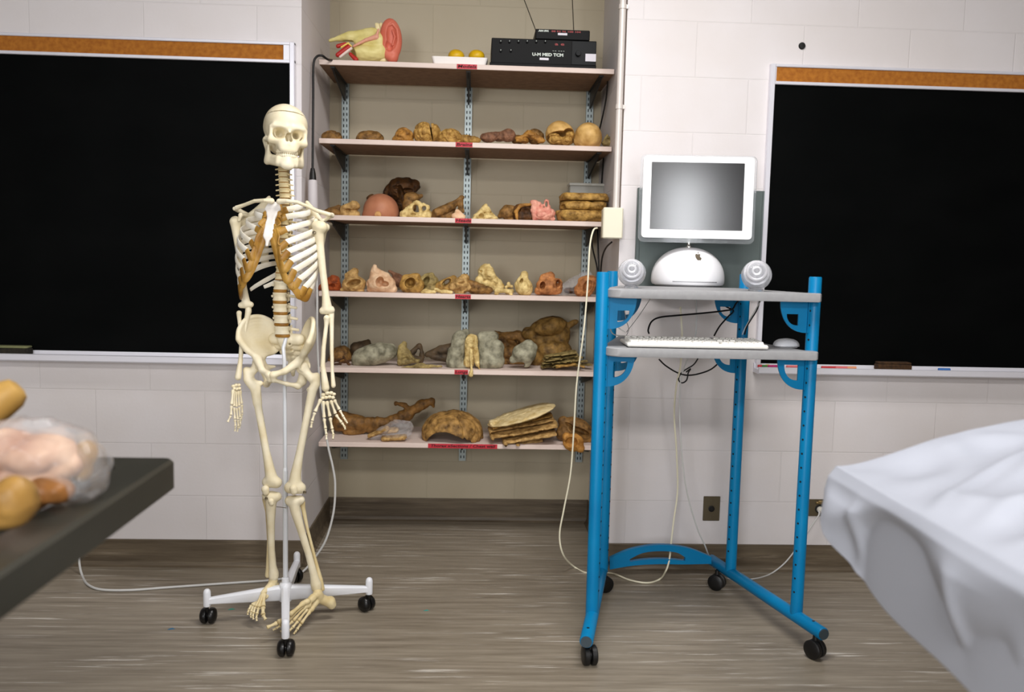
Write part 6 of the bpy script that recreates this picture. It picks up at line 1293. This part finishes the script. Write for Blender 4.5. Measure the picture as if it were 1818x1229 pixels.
# the sheet: a plan grid that runs over the table edge and hangs down
def sheet():
    NU, NV = 170, 170; U0, U1 = -1.0, SX1-SX0+.05; V0, V1 = -.045, SYF-SYN
    us = np.concatenate([np.linspace(-1, 0, 50)[:-1], np.linspace(0, U1, NU-49)]); vs = np.concatenate([np.linspace(V0, 0, 26)[:-1], np.linspace(0, V1, NV-25)]); Ug, Vg = np.meshgrid(us, vs, indexing='ij')
    # u>0 lies on the top (metres in from the left edge), u<0 hangs; v>0 toward the viewer from the far edge, v<0 hangs at the far end
    tv = np.maximum(Vg, 0); dv = np.maximum(-Vg, 0); tu = np.maximum(Ug, 0)
    hem = .040+.180*(1-np.exp(-(tv+.005)/.15))+.012*np.sin(Vg*11)          # how far the long side hangs
    du = np.maximum(-Ug, 0)*hem
    p = (np.where(Ug > 0, Ug, -du), Vg, np.zeros_like(Ug))
    crease = noise(p, 8, 3)*.5+noise(p, 17, 5)*.25; sharp = np.abs(noise(p, 6, 8)); sharp2 = np.abs(noise(p, 10, 14)+.4*noise(p, 5, 2))
    x = SX0+tu; y = SYF-tv
    rise = .41*tu-.41*.05*(1-np.exp(-tu/.05))
    mound = .125*np.tanh(rise/.125)*(1-.25*np.minimum(tv/.8, 1))
    z = SZT+.006+mound+.020*crease*np.minimum(1, tu/.12)*np.minimum(1, (tv+.02)/.12)+.034*(.5-np.minimum(sharp2, .9))*np.minimum(1, tu/.25)*np.minimum(1, tv/.15)
    rg = lambda f_, sd: np.exp(-(noise(p, f_, sd)/.35)**2)
    z = z+(.012*rg(14, 41)+.008*rg(24, 42)+.005*noise(p, 38, 43))*np.minimum(1, tu/.06)*np.minimum(1, (tv+.01)/.06)
    fold = (.020*(rg(15, 44)-.4)+.012*(rg(26, 45)-.4)+.018*np.sin(Vg*19+2*noise(p, 4, 21))+.016*noise(p, 16, 23)+.040*(.5-np.minimum(sharp, 1)))*np.minimum(du/.10, 1.2)
    x = x-np.where(du > 0, .012*np.minimum(du/.02, 1)+np.maximum(fold*np.minimum(du/.05, 1), -.008), 0)
    y = y+np.where(dv > 0, .012*np.minimum(dv/.02, 1)+(.010*np.sin(Ug*18)+.006*noise(p, 20, 31))*np.minimum(dv/.06, 1), 0)
    drop = np.where((du > 0) & (dv > 0), np.sqrt(du**2+dv**2), du+dv)
    x = x-np.where((du > 0) & (dv > 0), -.03*np.minimum(dv/.1, 1), 0)
    z = z-drop
    V = np.stack([x, y, z], -1).reshape(-1, 3); idx = np.arange(NU*NV).reshape(NU, NV)
    F = np.stack([idx[:-1, :-1], idx[1:, :-1], idx[1:, 1:], idx[:-1, 1:]], -1).reshape(-1, 4)[:, ::-1]
    o = link('white_sheet', V, F, M_SHEET); sd = o.modifiers.new('thickness', 'SOLIDIFY'); sd.thickness = .0012; sd.offset = -1
    sb = o.modifiers.new('smooth', 'SUBSURF'); sb.levels = 1; sb.render_levels = 1
    return tag(o, 'crumpled white plastic sheet draped over the gurney at the lower right', 'sheet')
sheet()

for px, py, r_, c_, lb in ((411, 1082, .006, (40, 160, 140), 'small teal paint spot on the floor under the left base arm'), (304, 1117, .006, (40, 110, 150), 'small blue paint spot on the floor, left of the stand'), (757, 1084, .005, (60, 160, 150), 'small teal paint spot on the bare floor between stand and cart')):
    c = G(px, py); q = [(c.x+r_*(1+.5*math.sin(3*t+px))*math.cos(t)*1.6, c.y+r_*(1+.4*math.sin(2*t))*math.sin(t), .0004) for t in [k*.524 for k in range(12)]]
    tag(link('paint_spot', [tuple(v) for v in q]+[(v[0], v[1], .0001) for v in q], [list(range(12))]+[[k, k+12, (k+1) % 12+12, (k+1) % 12] for k in range(12)], mat('paint_spot', c_, .6), smooth=False), lb, 'paint spot')
